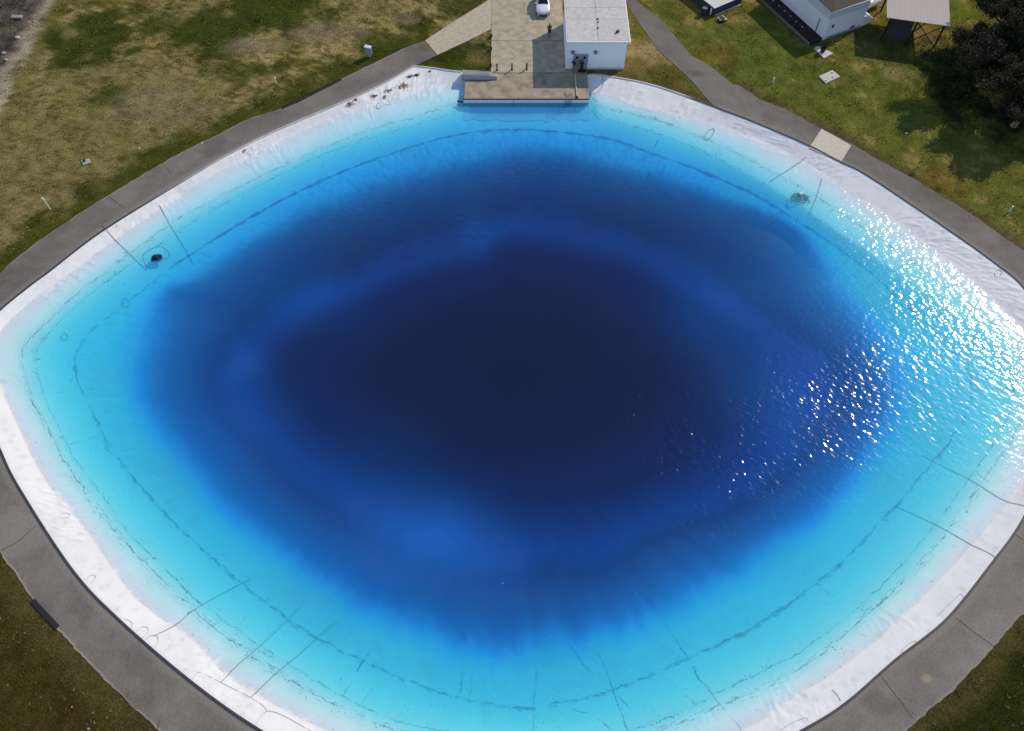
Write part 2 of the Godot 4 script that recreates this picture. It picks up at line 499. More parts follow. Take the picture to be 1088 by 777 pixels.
func ground_color(p: Vector2) -> Color:
	var off := beyond_path(p)
	var big := n_big.get_noise_2d(p.x, p.y)
	var mid := n_mid.get_noise_2d(p.x * 1.4, p.y * 1.4)
	var fine := n_small.get_noise_2d(p.x * 1.3, p.y * 1.3)
	var green := Color(0.088, 0.098, 0.018)
	var dry := Color(0.40, 0.305, 0.135)
	var olive := Color(0.175, 0.145, 0.036)
	var c: Color
	if p.x < 2.0 and p.y < -44.0:
		# mown field on the dock's near-west side: straw with green drifts, green along the path
		var w := smoothstep(-0.22, 0.2, big + 0.35 * mid - 0.10)
		c = olive.lerp(dry, smoothstep(-0.35, 0.35, big * 1.2 + mid * 0.9 + fine * 0.5 + 0.12))
		var mown := n_small.get_noise_2d(p.x * 0.55 - p.y * 0.85, (p.x * 0.85 + p.y * 0.55) * 0.3)
		var rake := n_small.get_noise_2d((p.x * 0.5 + p.y * 0.86) * 1.6, (p.x * 0.86 - p.y * 0.5) * 1.1 + 70.0)
		c = c.lerp(Color(0.46, 0.365, 0.185), smoothstep(0.08, 0.5, mown * 0.8 + rake * 0.7) * 0.75)
		c = c.lerp(Color(0.13, 0.115, 0.03), smoothstep(0.1, 0.55, -mown * 0.7 - rake * 0.6) * 0.75)
		c = c.lerp(green, w * 0.42) * Color(1.08, 1.07, 0.98)
		c = c.lerp(green * 1.05, 1.0 - smoothstep(1.2, 4.5, off + mid * 2.5))
	elif p.y >= -44.0:
		var w := smoothstep(-0.2, 0.3, big + mid * 0.6)
		var soil := Color(0.088, 0.062, 0.018) if p.x < 0.0 else Color(0.042, 0.05, 0.009)
		c = soil.lerp(green * 0.7, w * 0.4)
		c = c.lerp(Color(0.12, 0.105, 0.034), (1.0 - smoothstep(0.8, 2.2, off + mid * 1.0)) * 0.85)
	else:
		c = (green * 1.9).lerp(Color(0.25, 0.185, 0.04), smoothstep(-0.25, 0.55, big + mid * 0.5 + 0.05 - 0.25 * (1.0 - smoothstep(3.0, 6.0, off))))
		c = c.lerp(Color(0.42, 0.33, 0.13), smoothstep(0.25, 0.6, mid + fine * 0.4 + big * 0.4) * 0.5)
		c = c.lerp(Color(0.15, 0.11, 0.055), (1.0 - smoothstep(0.3, 0.9, absf(off - 0.4) + fine * 0.4)) * 0.8)
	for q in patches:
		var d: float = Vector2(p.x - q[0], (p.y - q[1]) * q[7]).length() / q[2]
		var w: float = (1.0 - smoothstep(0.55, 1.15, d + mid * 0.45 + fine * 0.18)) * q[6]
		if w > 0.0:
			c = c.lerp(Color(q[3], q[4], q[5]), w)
	# the bank strip at the field's far corner and the scrub beyond it
	var bank := -60.3 - p.x + mid * 1.4
	if bank > -3.0 and p.x < -40.0:
		c = c.lerp(Color(0.23, 0.19, 0.06), smoothstep(-3.0, -1.0, bank))
		c = c.lerp(Color(0.5, 0.43, 0.32), smoothstep(-1.2, -0.1, bank + fine * 0.8) * 0.9)
		c = c.lerp(Color(0.18, 0.15, 0.115) * (1.0 + 0.5 * fine), smoothstep(0.6, 1.6, bank + fine * 0.8))
	return c * (1.0 + 0.20 * mid + 0.22 * fine)

func patch(at: Vector2, r: float, c: Color, w := 0.9, squash := 1.0) -> void:
	patches.append([at.x, at.y, r, c.r, c.g, c.b, w, squash])

func ground() -> void:
	var lush := Color(0.068, 0.088, 0.015)
	patch(Vector2(-52.76, -87.03), 7.0, lush, 0.97)
	patch(Vector2(-47.12, -76.11), 2.6, lush, 0.8)
	patch(Vector2(-37.67, -87.97), 7.5, lush, 0.97, 1.5)
	patch(Vector2(-30.71, -92.41), 9.0, lush, 0.97, 1.6)
	patch(Vector2(-33.37, -80.70), 6.0, lush * 1.2, 0.75, 2.4)
	patch(Vector2(-44.62, -89.87), 4.0, lush, 0.8)
	patch(Vector2(-16.75, -85.17), 3.6, lush, 0.75)
	patch(Vector2(-12.41, -89.87), 3.0, lush, 0.8, 1.4)
	patch(Vector2(-6.58, -93.81), 5.0, lush, 0.75, 1.6)
	patch(Vector2(-6.25, -84.26), 4.5, lush * 0.9, 0.95)
	patch(Vector2(-4.48, -83.00), 2.0, Color(0.256, 0.180, 0.057), 0.6)
	patch(Vector2(-31.94, -85.54), 4.0, Color(0.37, 0.29, 0.165), 0.7, 2.0)
	patch(Vector2(-22.91, -87.97), 5.0, Color(0.36, 0.28, 0.16), 0.7, 2.2)
	patch(Vector2(-13.67, -90.84), 2.0, Color(0.34, 0.27, 0.15), 0.6, 1.5)
	patch(Vector2(-41.06, -74.79), 6.5, Color(0.34, 0.265, 0.15), 0.5, 1.4)
	patch(Vector2(-55.38, -87.97), 1.2, Color(0.416, 0.315, 0.138), 0.6)
	patch(Vector2(16.01, -83.36), 3.2, Color(0.480, 0.330, 0.149), 0.85, 0.9)
	patch(Vector2(15.03, -81.23), 2.6, Color(0.192, 0.150, 0.034), 0.7)
	patch(Vector2(17.62, -79.83), 3.0, Color(0.136, 0.120, 0.025), 0.8)
	patch(Vector2(33.60, -87.03), 9.0, lush * 1.9, 0.6)
	patch(Vector2(24.88, -83.36), 3.0, Color(0.224, 0.158, 0.034), 0.7, 1.2)
	patch(Vector2(57.55, -92.41), 2.0, Color(0.160, 0.225, 0.023), 0.9)
	patch(Vector2(51.82, -87.03), 2.2, Color(0.320, 0.232, 0.092), 0.9)
	patch(Vector2(45.71, -86.10), 4.0, Color(0.112, 0.090, 0.034), 0.6)
	patch(Vector2(45.95, -80.18), 1.6, Color(0.352, 0.270, 0.103), 0.7)
	patch(Vector2(46.16, -61.24), 3.6, Color(0.208, 0.135, 0.034), 0.6)
	patch(Vector2(58.06, -78.46), 10.5, Color(0.034, 0.028, 0.016), 0.92)  # shade of the oaks, painted dark into the ground colour
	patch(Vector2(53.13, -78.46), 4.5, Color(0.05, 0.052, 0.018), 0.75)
	# rings of points outwards from under the kerb
	var offs := [0.06]
	while offs[-1] < 48.0:
		offs.append(offs[-1] + (0.45 if offs[-1] < 30.0 else 0.8))
	while offs[-1] < 1500.0:
		offs.append(offs[-1] * 1.25)
	var cols := 960
	var pos := PackedVector3Array()
	var col := PackedColorArray()
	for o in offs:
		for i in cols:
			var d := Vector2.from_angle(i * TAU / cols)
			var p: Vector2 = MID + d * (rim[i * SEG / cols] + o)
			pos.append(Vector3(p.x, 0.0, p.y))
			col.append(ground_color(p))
	var m := StandardMaterial3D.new()
	m.vertex_color_use_as_albedo = true
	m.albedo_texture = noise_texture(0.035, [grey(0.28), grey(0.62), grey(0.9), grey(1.0)], 21, 5, 1024)
	m.uv1_triplanar = true
	m.uv1_world_triplanar = true
	m.uv1_scale = Vector3.ONE * 0.11
	m.detail_enabled = true
	m.detail_blend_mode = BaseMaterial3D.BLEND_MODE_MUL
	m.detail_albedo = noise_texture(0.02, [grey(0.55), grey(0.9), grey(1.0)], 22, 4, 512)
	m.detail_uv_layer = BaseMaterial3D.DETAIL_UV_2
	m.uv2_triplanar = true
	m.uv2_world_triplanar = true
	m.uv2_scale = Vector3.ONE * 0.037
	m.roughness = 1.0
	m.metallic_specular = 0.1
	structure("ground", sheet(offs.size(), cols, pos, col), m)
	grass_tufts()

func on_paving(p: Vector2) -> bool:
	if beyond_path(p) < 0.12:
		return true
	for q in paved:
		if Geometry2D.is_point_in_polygon(p, q):
			return true
	return false

var paved := []

func grass_tufts() -> void:
	paved = [points([-12.27, -80.88, -8.98, -83.36, -2.61, -88.53, -2.39, -80.88, -6.01, -80.53, -6.04, -74.79, 9.22, -74.79, 9.52, -80.35, 13.38, -80.53, 15.19, -88.91, 15.74, -97.29, -11.65, -97.29, -3.08, -95.84, -7.19, -90.65, -12.17, -86.28]), points([24.56, -73.02, 23.16, -74.79, 21.34, -78.80, 17.86, -84.63, 14.96, -92.02, 14.03, -101.11, 16.68, -101.11, 16.16, -94.82, 19.36, -90.26, 22.04, -83.72, 24.16, -81.40, 26.43, -78.29, 29.48, -75.12]), points([6.35, -80.53, 13.61, -80.53, 16.00, -98.97, 7.00, -98.97]), points([-2.37, -79.83, -2.63, -98.97, 7.50, -98.97, 6.78, -79.83])]
	paved.remove_at(0)
	paved.append(points([-12.27, -80.88, -8.98, -83.36, -2.61, -88.72, -2.69, -94.82, -1.98, -97.29, -3.06, -95.02, -7.18, -90.45, -11.23, -86.28]))
	paved.append(points([-6.11, -80.18, -5.95, -75.45, 9.26, -75.45, 9.53, -80.53, -2.61, -80.70]))
	var st := begin()
	for k in 7:
		var a := k * 2.4
		var d := Vector3(cos(a), 0, sin(a))
		var s := Vector3(-sin(a), 0, cos(a)) * 0.16
		var root := d * 0.12
		tri(st, root - s, root + s, d * (0.75 + 0.25 * sin(k * 5.1)) + Vector3(0, 0.75 + 0.3 * cos(k * 3.7), 0))
	var blade := done(st)
	var where: Array[Transform3D] = []
	var tint := PackedColorArray()
	var tries := 0
	while where.size() < 90000 and tries < 400000:
		tries += 1
		var p := Vector2(rng.randf_range(-76, 76), rng.randf_range(-104, -6))
		if on_paving(p):
			continue
		var dry := n_mid.get_noise_2d(p.x * 2.0 + 50.0, p.y * 2.0)
		if rng.randf() > 0.55 + dry or (p.x > 9.0 and p.y < -44.0 and rng.randf() < 0.55):
			continue
		var h := rng.randf_range(0.05, 0.15) * (1.0 + 0.6 * dry)
		where.append(Transform3D(Basis(Vector3.UP, rng.randf() * TAU).scaled(Vector3(h * 1.25, h * 0.9, h * 1.25)), Vector3(p.x, -0.01, p.y)))
		var c := ground_color(p)
		var straw := rng.randf()
		c = c * rng.randf_range(0.7, 1.3)
		if straw > (0.86 if p.x < 0.0 and p.y < -44.0 else 0.95):
			c = c.lerp(Color(0.36, 0.29, 0.16), 0.65)
		tint.append(Color(c.r, c.g, c.b))
	var mm := MultiMesh.new()
	mm.transform_format = MultiMesh.TRANSFORM_3D
	mm.use_colors = true
	mm.mesh = blade
	mm.instance_count = where.size()
	for i in where.size():
		mm.set_instance_transform(i, where[i])
		mm.set_instance_color(i, tint[i])
	var o := MultiMeshInstance3D.new()
	o.name = "grass"
	o.multimesh = mm
	var m := StandardMaterial3D.new()
	m.vertex_color_use_as_albedo = true
	m.roughness = 1.0
	m.metallic_specular = 0.1
	m.backlight_enabled = true
	m.backlight = Color(0.25, 0.28, 0.12)
	m.cull_mode = BaseMaterial3D.CULL_DISABLED
	o.material_override = m
	o.set_meta("kind", "stuff")
	o.set_meta("label", "short mown grass and straw tufts over the field round the pond")
	o.set_meta("category", "grass")
	add_child(o)

# ------------------------------------------------------------------ liner

const IMG_W := 2048
const IMG_H := 1600
const IMG_SCALE := 19.69
var dirt: Image

func dab(p: Vector2, r: float, strength: float, c: Color) -> void:
	var x := (p.x + 52.0) * IMG_SCALE
	var y := (p.y + 82.0) * IMG_SCALE
	var q := r * IMG_SCALE
	for j in range(floori(y - q), ceili(y + q) + 1):
		for i in range(floori(x - q), ceili(x + q) + 1):
			if i < 0 or j < 0 or i >= IMG_W or j >= IMG_H:
				continue
			var d := Vector2(i + 0.5 - x, j + 0.5 - y).length() / maxf(q, 0.6)
			if d < 1.0:
				dirt.set_pixel(i, j, dirt.get_pixel(i, j).lerp(c, strength * (1.0 - d * d)))

# a weld or crack in the sheeting that has gathered grime: broken, of uneven width
func grime_line(line: PackedVector2Array, width: float, strength: float, gap: float, c: Color, seed_x: float) -> void:
	var run := 0.0
	for i in line.size() - 1:
		var a := line[i]
		var b := line[i + 1]
		var steps := maxi(1, int(a.distance_to(b) / 0.05))
		var side := (b - a).orthogonal().normalized()
		for k in steps:
			run += a.distance_to(b) / steps
			var g := n_mid.get_noise_2d(run * 3.1, seed_x) + 0.55 * n_small.get_noise_2d(run * 1.7, seed_x + 40.0)
			if g < gap:
				continue
			var w := width * (0.6 + 1.4 * clampf(g - gap, 0.0, 1.0))
			var off := n_small.get_noise_2d(run * 0.9, seed_x + 90.0) * 0.12 + rng.randf_range(-0.5, 0.5) * w
			dab(a.lerp(b, float(k) / steps) + side * off, w * rng.randf_range(0.5, 1.0), strength * rng.randf_range(0.3, 1.0), c)

func contour_line(k: int, shift := 0.0) -> PackedVector2Array:
	var out := PackedVector2Array()
	for i in range(0, SEG + 1, 2):
		var j := i % SEG
		out.append(MID + Vector2.from_angle(j * TAU / SEG) * (bed[k][0][j] + shift))
	return out

func paint_dirt() -> void:
	dirt = Image.create(IMG_W, IMG_H, false, Image.FORMAT_RGBA8)
	dirt.fill(Color.WHITE)
	var moss := Color(0.17, 0.24, 0.20)
	var dark := Color(0.07, 0.13, 0.15)
	grime_line(contour_line(2), 0.055, 0.5, -0.34, moss, 11.0)
	grime_line(contour_line(2, -0.2), 0.045, 0.4, -0.1, moss, 17.0)
	grime_line(contour_line(2, 0.24), 0.05, 0.3, 0.1, moss, 19.0)
	grime_line(contour_line(3), 0.045, 0.5, -0.3, dark, 23.0)
	grime_line(contour_line(4), 0.06, 0.5, -0.4, dark, 31.0)
	grime_line(contour_line(4, 0.12), 0.13, 0.2, 0.02, dark, 37.0)
	var far_weld := contour_line(4)
	grime_line(far_weld.slice(int(SEG * 0.56 / 2.0), int(SEG * 0.93 / 2.0)), 0.12, 0.34, -0.28, dark, 57.0)
	grime_line(far_weld.slice(int(SEG * 0.6 / 2.0), int(SEG * 0.9 / 2.0)), 0.22, 0.14, -0.1, dark, 61.0)
	# mud, drips and footmarks on the dry sheeting
	for n in 1300:
		var a := rng.randf() * TAU
		var i := int(a / TAU * SEG) % SEG
		var f := pow(rng.randf(), 1.6)
		var r := lerpf(bed[0][0][i], bed[1][0][i], f)
		var s := rng.randf_range(0.006, 0.028) * (1.0 if n % 14 else 2.5)
		var c := Color(0.52, 0.47, 0.40) if n % 3 else Color(0.45, 0.48, 0.5)
		for q in rng.randi_range(1, 7):
			dab(MID + Vector2.from_angle(a + rng.randfn(0, 0.0012)) * (r - q * 0.09) + Vector2(rng.randfn(0, 0.1), rng.randfn(0, 0.1)), rng.randf_range(0.05, 0.3), s, c)
	# scum along the waterline
	grime_line(contour_line(1, -0.1), 0.06, 0.1, -0.05, Color(0.5, 0.53, 0.55), 43.0)
	# tufts of weed on the welds, and loose specks
	for k in [2, 3, 4]:
		for n in 260:
			var i := rng.randi_range(0, SEG - 1)
			var sl := silt(i * TAU / SEG)
			var keep := 0.10 + 0.35 * sl
			if rng.randf() > keep:
				continue
			var p: Vector2 = MID + Vector2.from_angle(i * TAU / SEG) * (bed[k][0][i] + rng.randfn(0.0, 0.18))
			for e in rng.randi_range(3, 9):
				dab(p + Vector2(rng.randfn(0, 0.2), rng.randfn(0, 0.1)), rng.randf_range(0.03, 0.08), 0.45, moss if k == 2 else dark)
	for n in 1500:
		var a := rng.randf() * TAU
		var i := int(a / TAU * SEG) % SEG
		var r := lerpf(bed[1][0][i], bed[4][0][i] - 1.5, rng.randf())
		dab(MID + Vector2.from_angle(a) * r, rng.randf_range(0.025, 0.07), rng.randf_range(0.15, 0.5), dark)
	# silt fans below the first slope on the far side: many short streaks running downhill
	for n in 3200:
		var a := -PI * 0.5 + rng.randfn(0.0, 0.62)
		if n % 12 == 0:
			a = PI + rng.randfn(0.0, 0.28)
		var i := posmod(int(a / TAU * SEG), SEG)
		var r0: float = bed[4][0][i]
		var r: float = r0 - absf(rng.randfn(0.0, 0.45)) * (r0 - bed[5][0][i])
		var l := rng.randf_range(0.3, 1.3)
		var s := rng.randf_range(0.01, 0.035)
		for q in int(l / 0.09):
			dab(MID + Vector2.from_angle(a + q * 0.0004) * (r - q * 0.09), rng.randf_range(0.08, 0.2), s, dark)
	# cracks and welds that run down the slope
	for c in cracks():
		grime_line(points(c[0]), c[1] * 0.75, c[2], c[3] - 0.1, dark, rng.randf() * 300.0)

func cracks() -> Array:
	return [
		[[-3.78, -15.29, -3.73, -13.67, -3.88, -10.48], 0.08, 0.6, -0.5], [[-2.96, -13.04, -3.16, -10.02], 0.06, 0.4, -0.2], [[-2.10, -13.71, -1.99, -7.95], 0.04, 0.35, -0.3],
		[[1.91, -13.02, 1.69, -10.66, 1.51, -7.95], 0.06, 0.55, -0.5], [[0.80, -13.74, 1.92, -11.68], 0.05, 0.3, -0.1], [[4.24, -14.72, 4.93, -13.74, 5.87, -12.22], 0.09, 0.5, -0.4],
		[[6.82, -13.74, 7.63, -10.81, 8.40, -7.97], 0.06, 0.55, -0.5], [[11.14, -18.41, 12.42, -15.54, 13.50, -13.21], 0.06, 0.55, -0.6], [[13.47, -13.18, 14.22, -11.48, 15.00, -10.43], 0.07, 0.6, -0.4],
		[[14.97, -10.41, 15.65, -9.24, 16.69, -7.91], 0.05, 0.5, -0.5], [[11.09, -11.96, 12.52, -10.76, 13.53, -9.78], 0.06, 0.45, -0.2], [[7.63, -10.81, 8.92, -9.24], 0.07, 0.4, -0.2],
		[[4.26, -9.56, 5.98, -9.05, 7.17, -8.09], 0.08, 0.5, -0.2], [[9.49, -11.31, 10.61, -9.02], 0.04, 0.35, -0.1], [[18.70, -18.91, 18.66, -15.35, 19.23, -13.93], 0.06, 0.45, -0.1],
		[[22.89, -21.21, 24.67, -18.95, 25.80, -17.52], 0.07, 0.45, -0.1], [[18.58, -15.28, 19.44, -12.62], 0.05, 0.4, 0.0], [[-9.79, -16.50, -10.71, -14.41, -11.84, -12.06], 0.07, 0.55, -0.5],
		[[-11.81, -12.03, -12.49, -10.43], 0.05, 0.4, -0.3], [[-9.89, -11.98, -11.10, -9.79], 0.035, 0.35, -0.2], [[-17.08, -18.14, -17.40, -17.25], 0.04, 0.35, -0.3], [[-20.31, -17.31, -21.41, -15.20], 0.05, 0.4, -0.1],
		[[-16.53, -18.05, -17.81, -16.13, -19.55, -13.94], 0.03, 0.3, -0.5], [[-36.59, -32.42, -37.84, -31.76, -39.29, -31.02], 0.05, 0.4, -0.2], [[-41.01, -36.80, -42.96, -36.10], 0.04, 0.3, -0.3],
		[[-24.93, -21.23, -23.17, -21.71], 0.05, 0.45, -0.3], [[-28.53, -24.09, -29.84, -21.97, -31.83, -22.78], 0.03, 0.3, 0.0], [[-25.90, -60.24, -25.03, -58.61], 0.05, 0.4, -0.4],
		[[-21.71, -67.13, -20.41, -64.33], 0.05, 0.5, -0.4], [[-18.43, -69.20, -17.43, -65.74], 0.04, 0.45, -0.3], [[-15.76, -70.33, -14.38, -68.03], 0.05, 0.45, -0.3], [[-13.82, -71.55, -12.77, -67.70], 0.04, 0.4, -0.1],
		[[-5.79, -75.10, -4.82, -72.19], 0.05, 0.55, -0.5], [[-5.57, -75.35, -2.63, -72.12], 0.05, 0.55, -0.5], [[7.53, -74.51, 6.96, -71.31], 0.06, 0.4, -0.1], [[9.56, -75.16, 10.57, -73.54], 0.04, 0.5, -0.3],
		[[25.78, -70.28, 30.75, -68.59, 33.07, -62.14], 0.05, 0.25, 0.0], [[16.43, -73.05, 18.72, -71.93], 0.08, 0.4, -0.2], [[21.06, -64.91, 23.04, -67.88, 24.13, -69.56], 0.06, 0.4, 0.0], [[16.30, -68.98, 16.81, -69.75], 0.08, 0.6, -0.5],
		[[32.54, -50.58, 34.07, -52.06, 35.57, -53.50], 0.05, 0.45, -0.6], [[38.81, -50.54, 40.32, -51.89], 0.05, 0.4, -0.5], [[40.10, -28.42, 40.90, -27.37], 0.06, 0.4, -0.2],
		[[30.99, -62.08, 30.19, -60.00, 30.65, -57.70], 0.04, 0.35, -0.4], [[-35.07, -53.32, -34.88, -51.21], 0.05, 0.3, -0.5], [[-36.31, -51.71, -35.29, -50.61, -33.95, -48.92], 0.04, 0.3, -0.4]]

func wrinkle(p: Vector2, i: int, s: float, dry: float) -> float:
	# s: metres down from the rim. Loose folds run down the slope, long ones sag along the rim on the north-east bank
	var a := i * TAU / SEG
	var along := a * 46.0
	var w := n_small.get_noise_2d(along * 1.15 + s * 0.5, s * 0.38 + 7.0)
	w = 1.0 - absf(w) * 2.2
	var mask := smoothstep(-0.05, 0.3, n_mid.get_noise_2d(along * 0.6, 80.0 + s * 0.6))
	var h := maxf(w, 0.0) * maxf(w, 0.0) * (0.05 + 0.04 * smoothstep(3.6, 4.2, a)) * mask
	h += n_mid.get_noise_2d(p.x * 3.0, p.y * 3.0) * 0.018
	var sag := 1.0 - absf(n_small.get_noise_2d(along * 0.16 + 3.0, s * 1.15 + along * 0.1)) * 2.6
	var ne := smoothstep(-1.5, -1.1, a - TAU) * (1.0 - smoothstep(-0.35, -0.1, a - TAU)) if a > PI else 0.0
	h += maxf(sag, 0.0) * 0.042 * ne * smoothstep(0.05, 0.35, n_mid.get_noise_2d(along * 0.35, 33.0))
	return h * dry

func liner() -> void:
	paint_dirt()
	var rows := []
	var steps := [16, 7, 5, 8, 8, 5, 4]
	for k in steps.size():
		for s in steps[k]:
			rows.append(k + float(s) / steps[k])
	rows.append_array([7.0, 7.5, 7.98])
	var pos := PackedVector3Array()
	var col := PackedColorArray()
	var uv := PackedVector2Array()
	for t in rows:
		var k := int(t)
		var f: float = t - k
		var dry: float = smoothstep(0.0, 0.2, t) * (1.0 - smoothstep(1.0, 3.4, t))
		for i in SEG:
			var r: float
			var y: float
			if k >= 7:
				r = bed[7][0][i] * (1.0 - f)
				y = lerpf(-7.0, -8.0, f)
			else:
				r = lerpf(bed[k][0][i], bed[k + 1][0][i], f)
				y = lerpf(bed[k][1], bed[k + 1][1], f)
			if t == 0.0:
				r += 0.1
			var p := MID + Vector2.from_angle(i * TAU / SEG) * r
			if dry > 0.0:
				y += wrinkle(p, i, rim[i] - r, dry)
			pos.append(Vector3(p.x, y, p.y))
			uv.append(Vector2((p.x + 52.0) * IMG_SCALE / IMG_W, (p.y + 82.0) * IMG_SCALE / IMG_H))
			var mot := 1.0 + 0.035 * n_mid.get_noise_2d(p.x * 2.0, p.y * 2.0)
			var c: Color
			if t <= 1.0:
				c = Color(0.775, 0.772, 0.768) * mot
			else:
				c = depth_tint(t - 1.0, i * TAU / SEG) * mot
			col.append(c)
	var m := StandardMaterial3D.new()
	m.vertex_color_use_as_albedo = true
	m.albedo_texture = ImageTexture.create_from_image(dirt)
	m.texture_repeat = false
	m.roughness = 0.6
	m.metallic_specular = 0.35
	structure("pool_liner", sheet(rows.size(), SEG, pos, col, uv), m)

# ------------------------------------------------------------------ water

func water() -> void:
	# the body of the water: a sheet just under the surface that scatters its own colour, denser with depth
	var rows := [-0.25, 0.0, 0.08, 0.16, 0.25, 0.4, 0.6, 0.8, 1.0, 1.33, 1.67, 2.0, 2.15, 2.3, 2.5, 2.65, 2.8, 3.0]
	for q in 96:
		rows.append(3.0 + (q + 1) / 96.0 * 3.0)
	rows.append_array([6.1, 6.2, 6.3, 6.4, 6.6, 6.8, 7.0])
	var cols := 960
	var pos := PackedVector3Array()
	var col := PackedColorArray()
	# paler humps of the bottom round the pit: place, reach, two stretches, strength
	var shoals := [[Vector2(-6.86, -22.13), 3.6, 0.8, 1.0, 0.7], [Vector2(-1.82, -20.16), 3.0, 0.8, 1.0, 0.25], [Vector2(20.29, -45.42), 4.5, 0.9, 0.9, 0.25], [Vector2(25.22, -35.90), 5.0, 0.9, 0.8, 0.35], [Vector2(-3.63, -55.59), 2.4, 1.0, 0.7, 0.2], [Vector2(-24.77, -39.14), 1.6, 1.0, 1.0, 0.25], [Vector2(-19.37, -46.79), 4.0, 0.8, 1.2, 0.15], [Vector2(-11.99, -23.34), 5.0, 1.0, 0.7, 0.18], [Vector2(-25.17, -31.13), 5.0, 1.0, 0.8, 0.15]]
	for t in rows:
		for i in cols:
			var j := i * SEG / cols
			var a := j * TAU / SEG
			var k := clampi(int(t), 0, 6)
			var f: float = t - k
			var r := 0.0
			if t < 0.0:
				r = top[0][j] + 0.7
			elif k == 6:
				r = top[6][j] * (1.0 - f)
			else:
				r = lerpf(top[k][j], top[k + 1][j], f)
			var p: Vector2 = MID + Vector2.from_angle(a) * r
			pos.append(Vector3(p.x, WATER - 0.03, p.y))
			# drifts of silt make the shading of the deep uneven
			var n1 := n_mid.get_noise_2d(p.x * 0.55, p.y * 0.55)
			var n2 := n_big.get_noise_2d(p.x * 1.6, p.y * 1.6)
			var streak := n_small.get_noise_2d(a * 60.0, r * 0.12)
			var n3 := n_small.get_noise_2d(p.x * 0.9, p.y * 0.9)
			var deep: float = smoothstep(2.6, 3.6, t) * (1.0 - smoothstep(5.6, 6.4, t))
			var u: float = clampf(t + deep * (n1 * 0.16 + n2 * 0.15 + streak * 0.03 * silt(a) + n3 * 0.06), 0.0, 6.999)
			# gullies run down the near slope
			u += deep * smoothstep(0.35, 0.8, sin(a)) * 0.10 * (n_small.get_noise_2d(a * 15.0 + 9.0 + n1, r * 0.07) + 0.4 * n2)
			u += smoothstep(0.0, 0.3, t) * (1.0 - smoothstep(1.6, 2.6, t)) * (0.22 * n1 + 0.10 * n3)
			var c := murk(clampf(u, 0.0, 6.999), a)
			var b: float = 1.0 + deep * ((0.13 + 0.07 * silt(a)) * n1 + 0.03 * streak * silt(a) + 0.10 * n2 + 0.06 * n3)
			for q in shoals:
				var w: float = exp(-Vector2((p.x - q[0].x) * q[2], (p.y - q[0].y) * q[3]).length_squared() / (q[1] * q[1])) * q[4]
				c = Color(lerpf(c.r, 0.012, w), lerpf(c.g, 0.17, w), lerpf(c.b, 0.66, w), c.a)
			col.append(Color(c.r * b, c.g * b, c.b * b, c.a))
	var m := StandardMaterial3D.new()
	m.vertex_color_use_as_albedo = true
	m.transparency = BaseMaterial3D.TRANSPARENCY_ALPHA
	m.roughness = 1.0
	m.specular_mode = BaseMaterial3D.SPECULAR_DISABLED
	m.metallic_specular = 0.0
	var body := structure("water", sheet(rows.size(), cols, pos, col), m)
	body.set_meta("label", "clear blue water filling the pond, navy over the deep pit")
	# its rippled skin
	var step := 0.12
	var nx := 900
	var nz := 668
	var x0 := -54.0
	var z0 := -82.0
	var h := PackedFloat32Array()
	h.resize(nx * nz)
	var w1 := FastNoiseLite.new()
	w1.seed = 31
	w1.frequency = 1.15
	w1.fractal_type = FastNoiseLite.FRACTAL_NONE
	var w2 := FastNoiseLite.new()
	w2.seed = 32
	w2.frequency = 2.9
	w2.fractal_type = FastNoiseLite.FRACTAL_NONE
	# lees and cat's-paws: place, reach, strength
	var winds := [[Vector2(30.40, -47.72), 9.0, -0.5], [Vector2(41.12, -35.41), 4.5, -0.4], [Vector2(33.67, -36.39), 7.5, 0.5], [Vector2(45.99, -45.42), 7.0, -0.12], [Vector2(40.23, -55.07), 6.0, 0.28], [Vector2(43.33, -48.89), 6.5, 0.2], [Vector2(22.85, -31.13), 8.0, 0.24], [Vector2(12.65, -28.43), 9.0, 0.12], [Vector2(35.98, -24.99), 11.0, -0.6], [Vector2(25.17, -18.64), 12.0, -0.45], [Vector2(21.78, -59.71), 12.0, -0.6], [Vector2(14.21, -44.30), 14.0, -0.4]]
	for j in nz:
		for i in nx:
			var x := x0 + i * step
			var z := z0 + j * step
			# crests lie across a light wind from the south-west
			var u := x * 0.8 - z * 0.6
			var v := x * 0.6 + z * 0.8
			var gust := n_big.get_noise_2d(x * 1.3 + 200.0, z * 1.3) + 0.7 * n_mid.get_noise_2d(x + 90.0, z)
			var calm := 0.62 + gust * 0.5
			for q in winds:
				calm += q[2] * exp(-Vector2(x, z).distance_squared_to(q[0]) / (q[1] * q[1]))
			h[j * nx + i] = clampf(calm, 0.2, 1.5) * (0.038 * w1.get_noise_2d(u * 1.05, v * 0.85) + 0.046 * w2.get_noise_2d(u * 1.1, v))
	var sp := PackedVector3Array()
	var sn := PackedVector3Array()
	var ids := PackedInt32Array()
	ids.resize(nx * nz)
	ids.fill(-1)
	var index := PackedInt32Array()
	for j in nz:
		for i in nx:
			var p := Vector2(x0 + i * step, z0 + j * step)
			var d := p - MID
			if d.length() > radius_at(top[0], d.angle()) + 0.8:
				continue
			ids[j * nx + i] = sp.size()
			sp.append(Vector3(p.x, WATER + h[j * nx + i] * 0.5, p.y))
			var gx := (h[j * nx + mini(i + 1, nx - 1)] - h[j * nx + maxi(i - 1, 0)]) / (2.0 * step)
			var gz := (h[mini(j + 1, nz - 1) * nx + i] - h[maxi(j - 1, 0) * nx + i]) / (2.0 * step)
			sn.append(Vector3(-gx, 1.0, -gz).normalized())
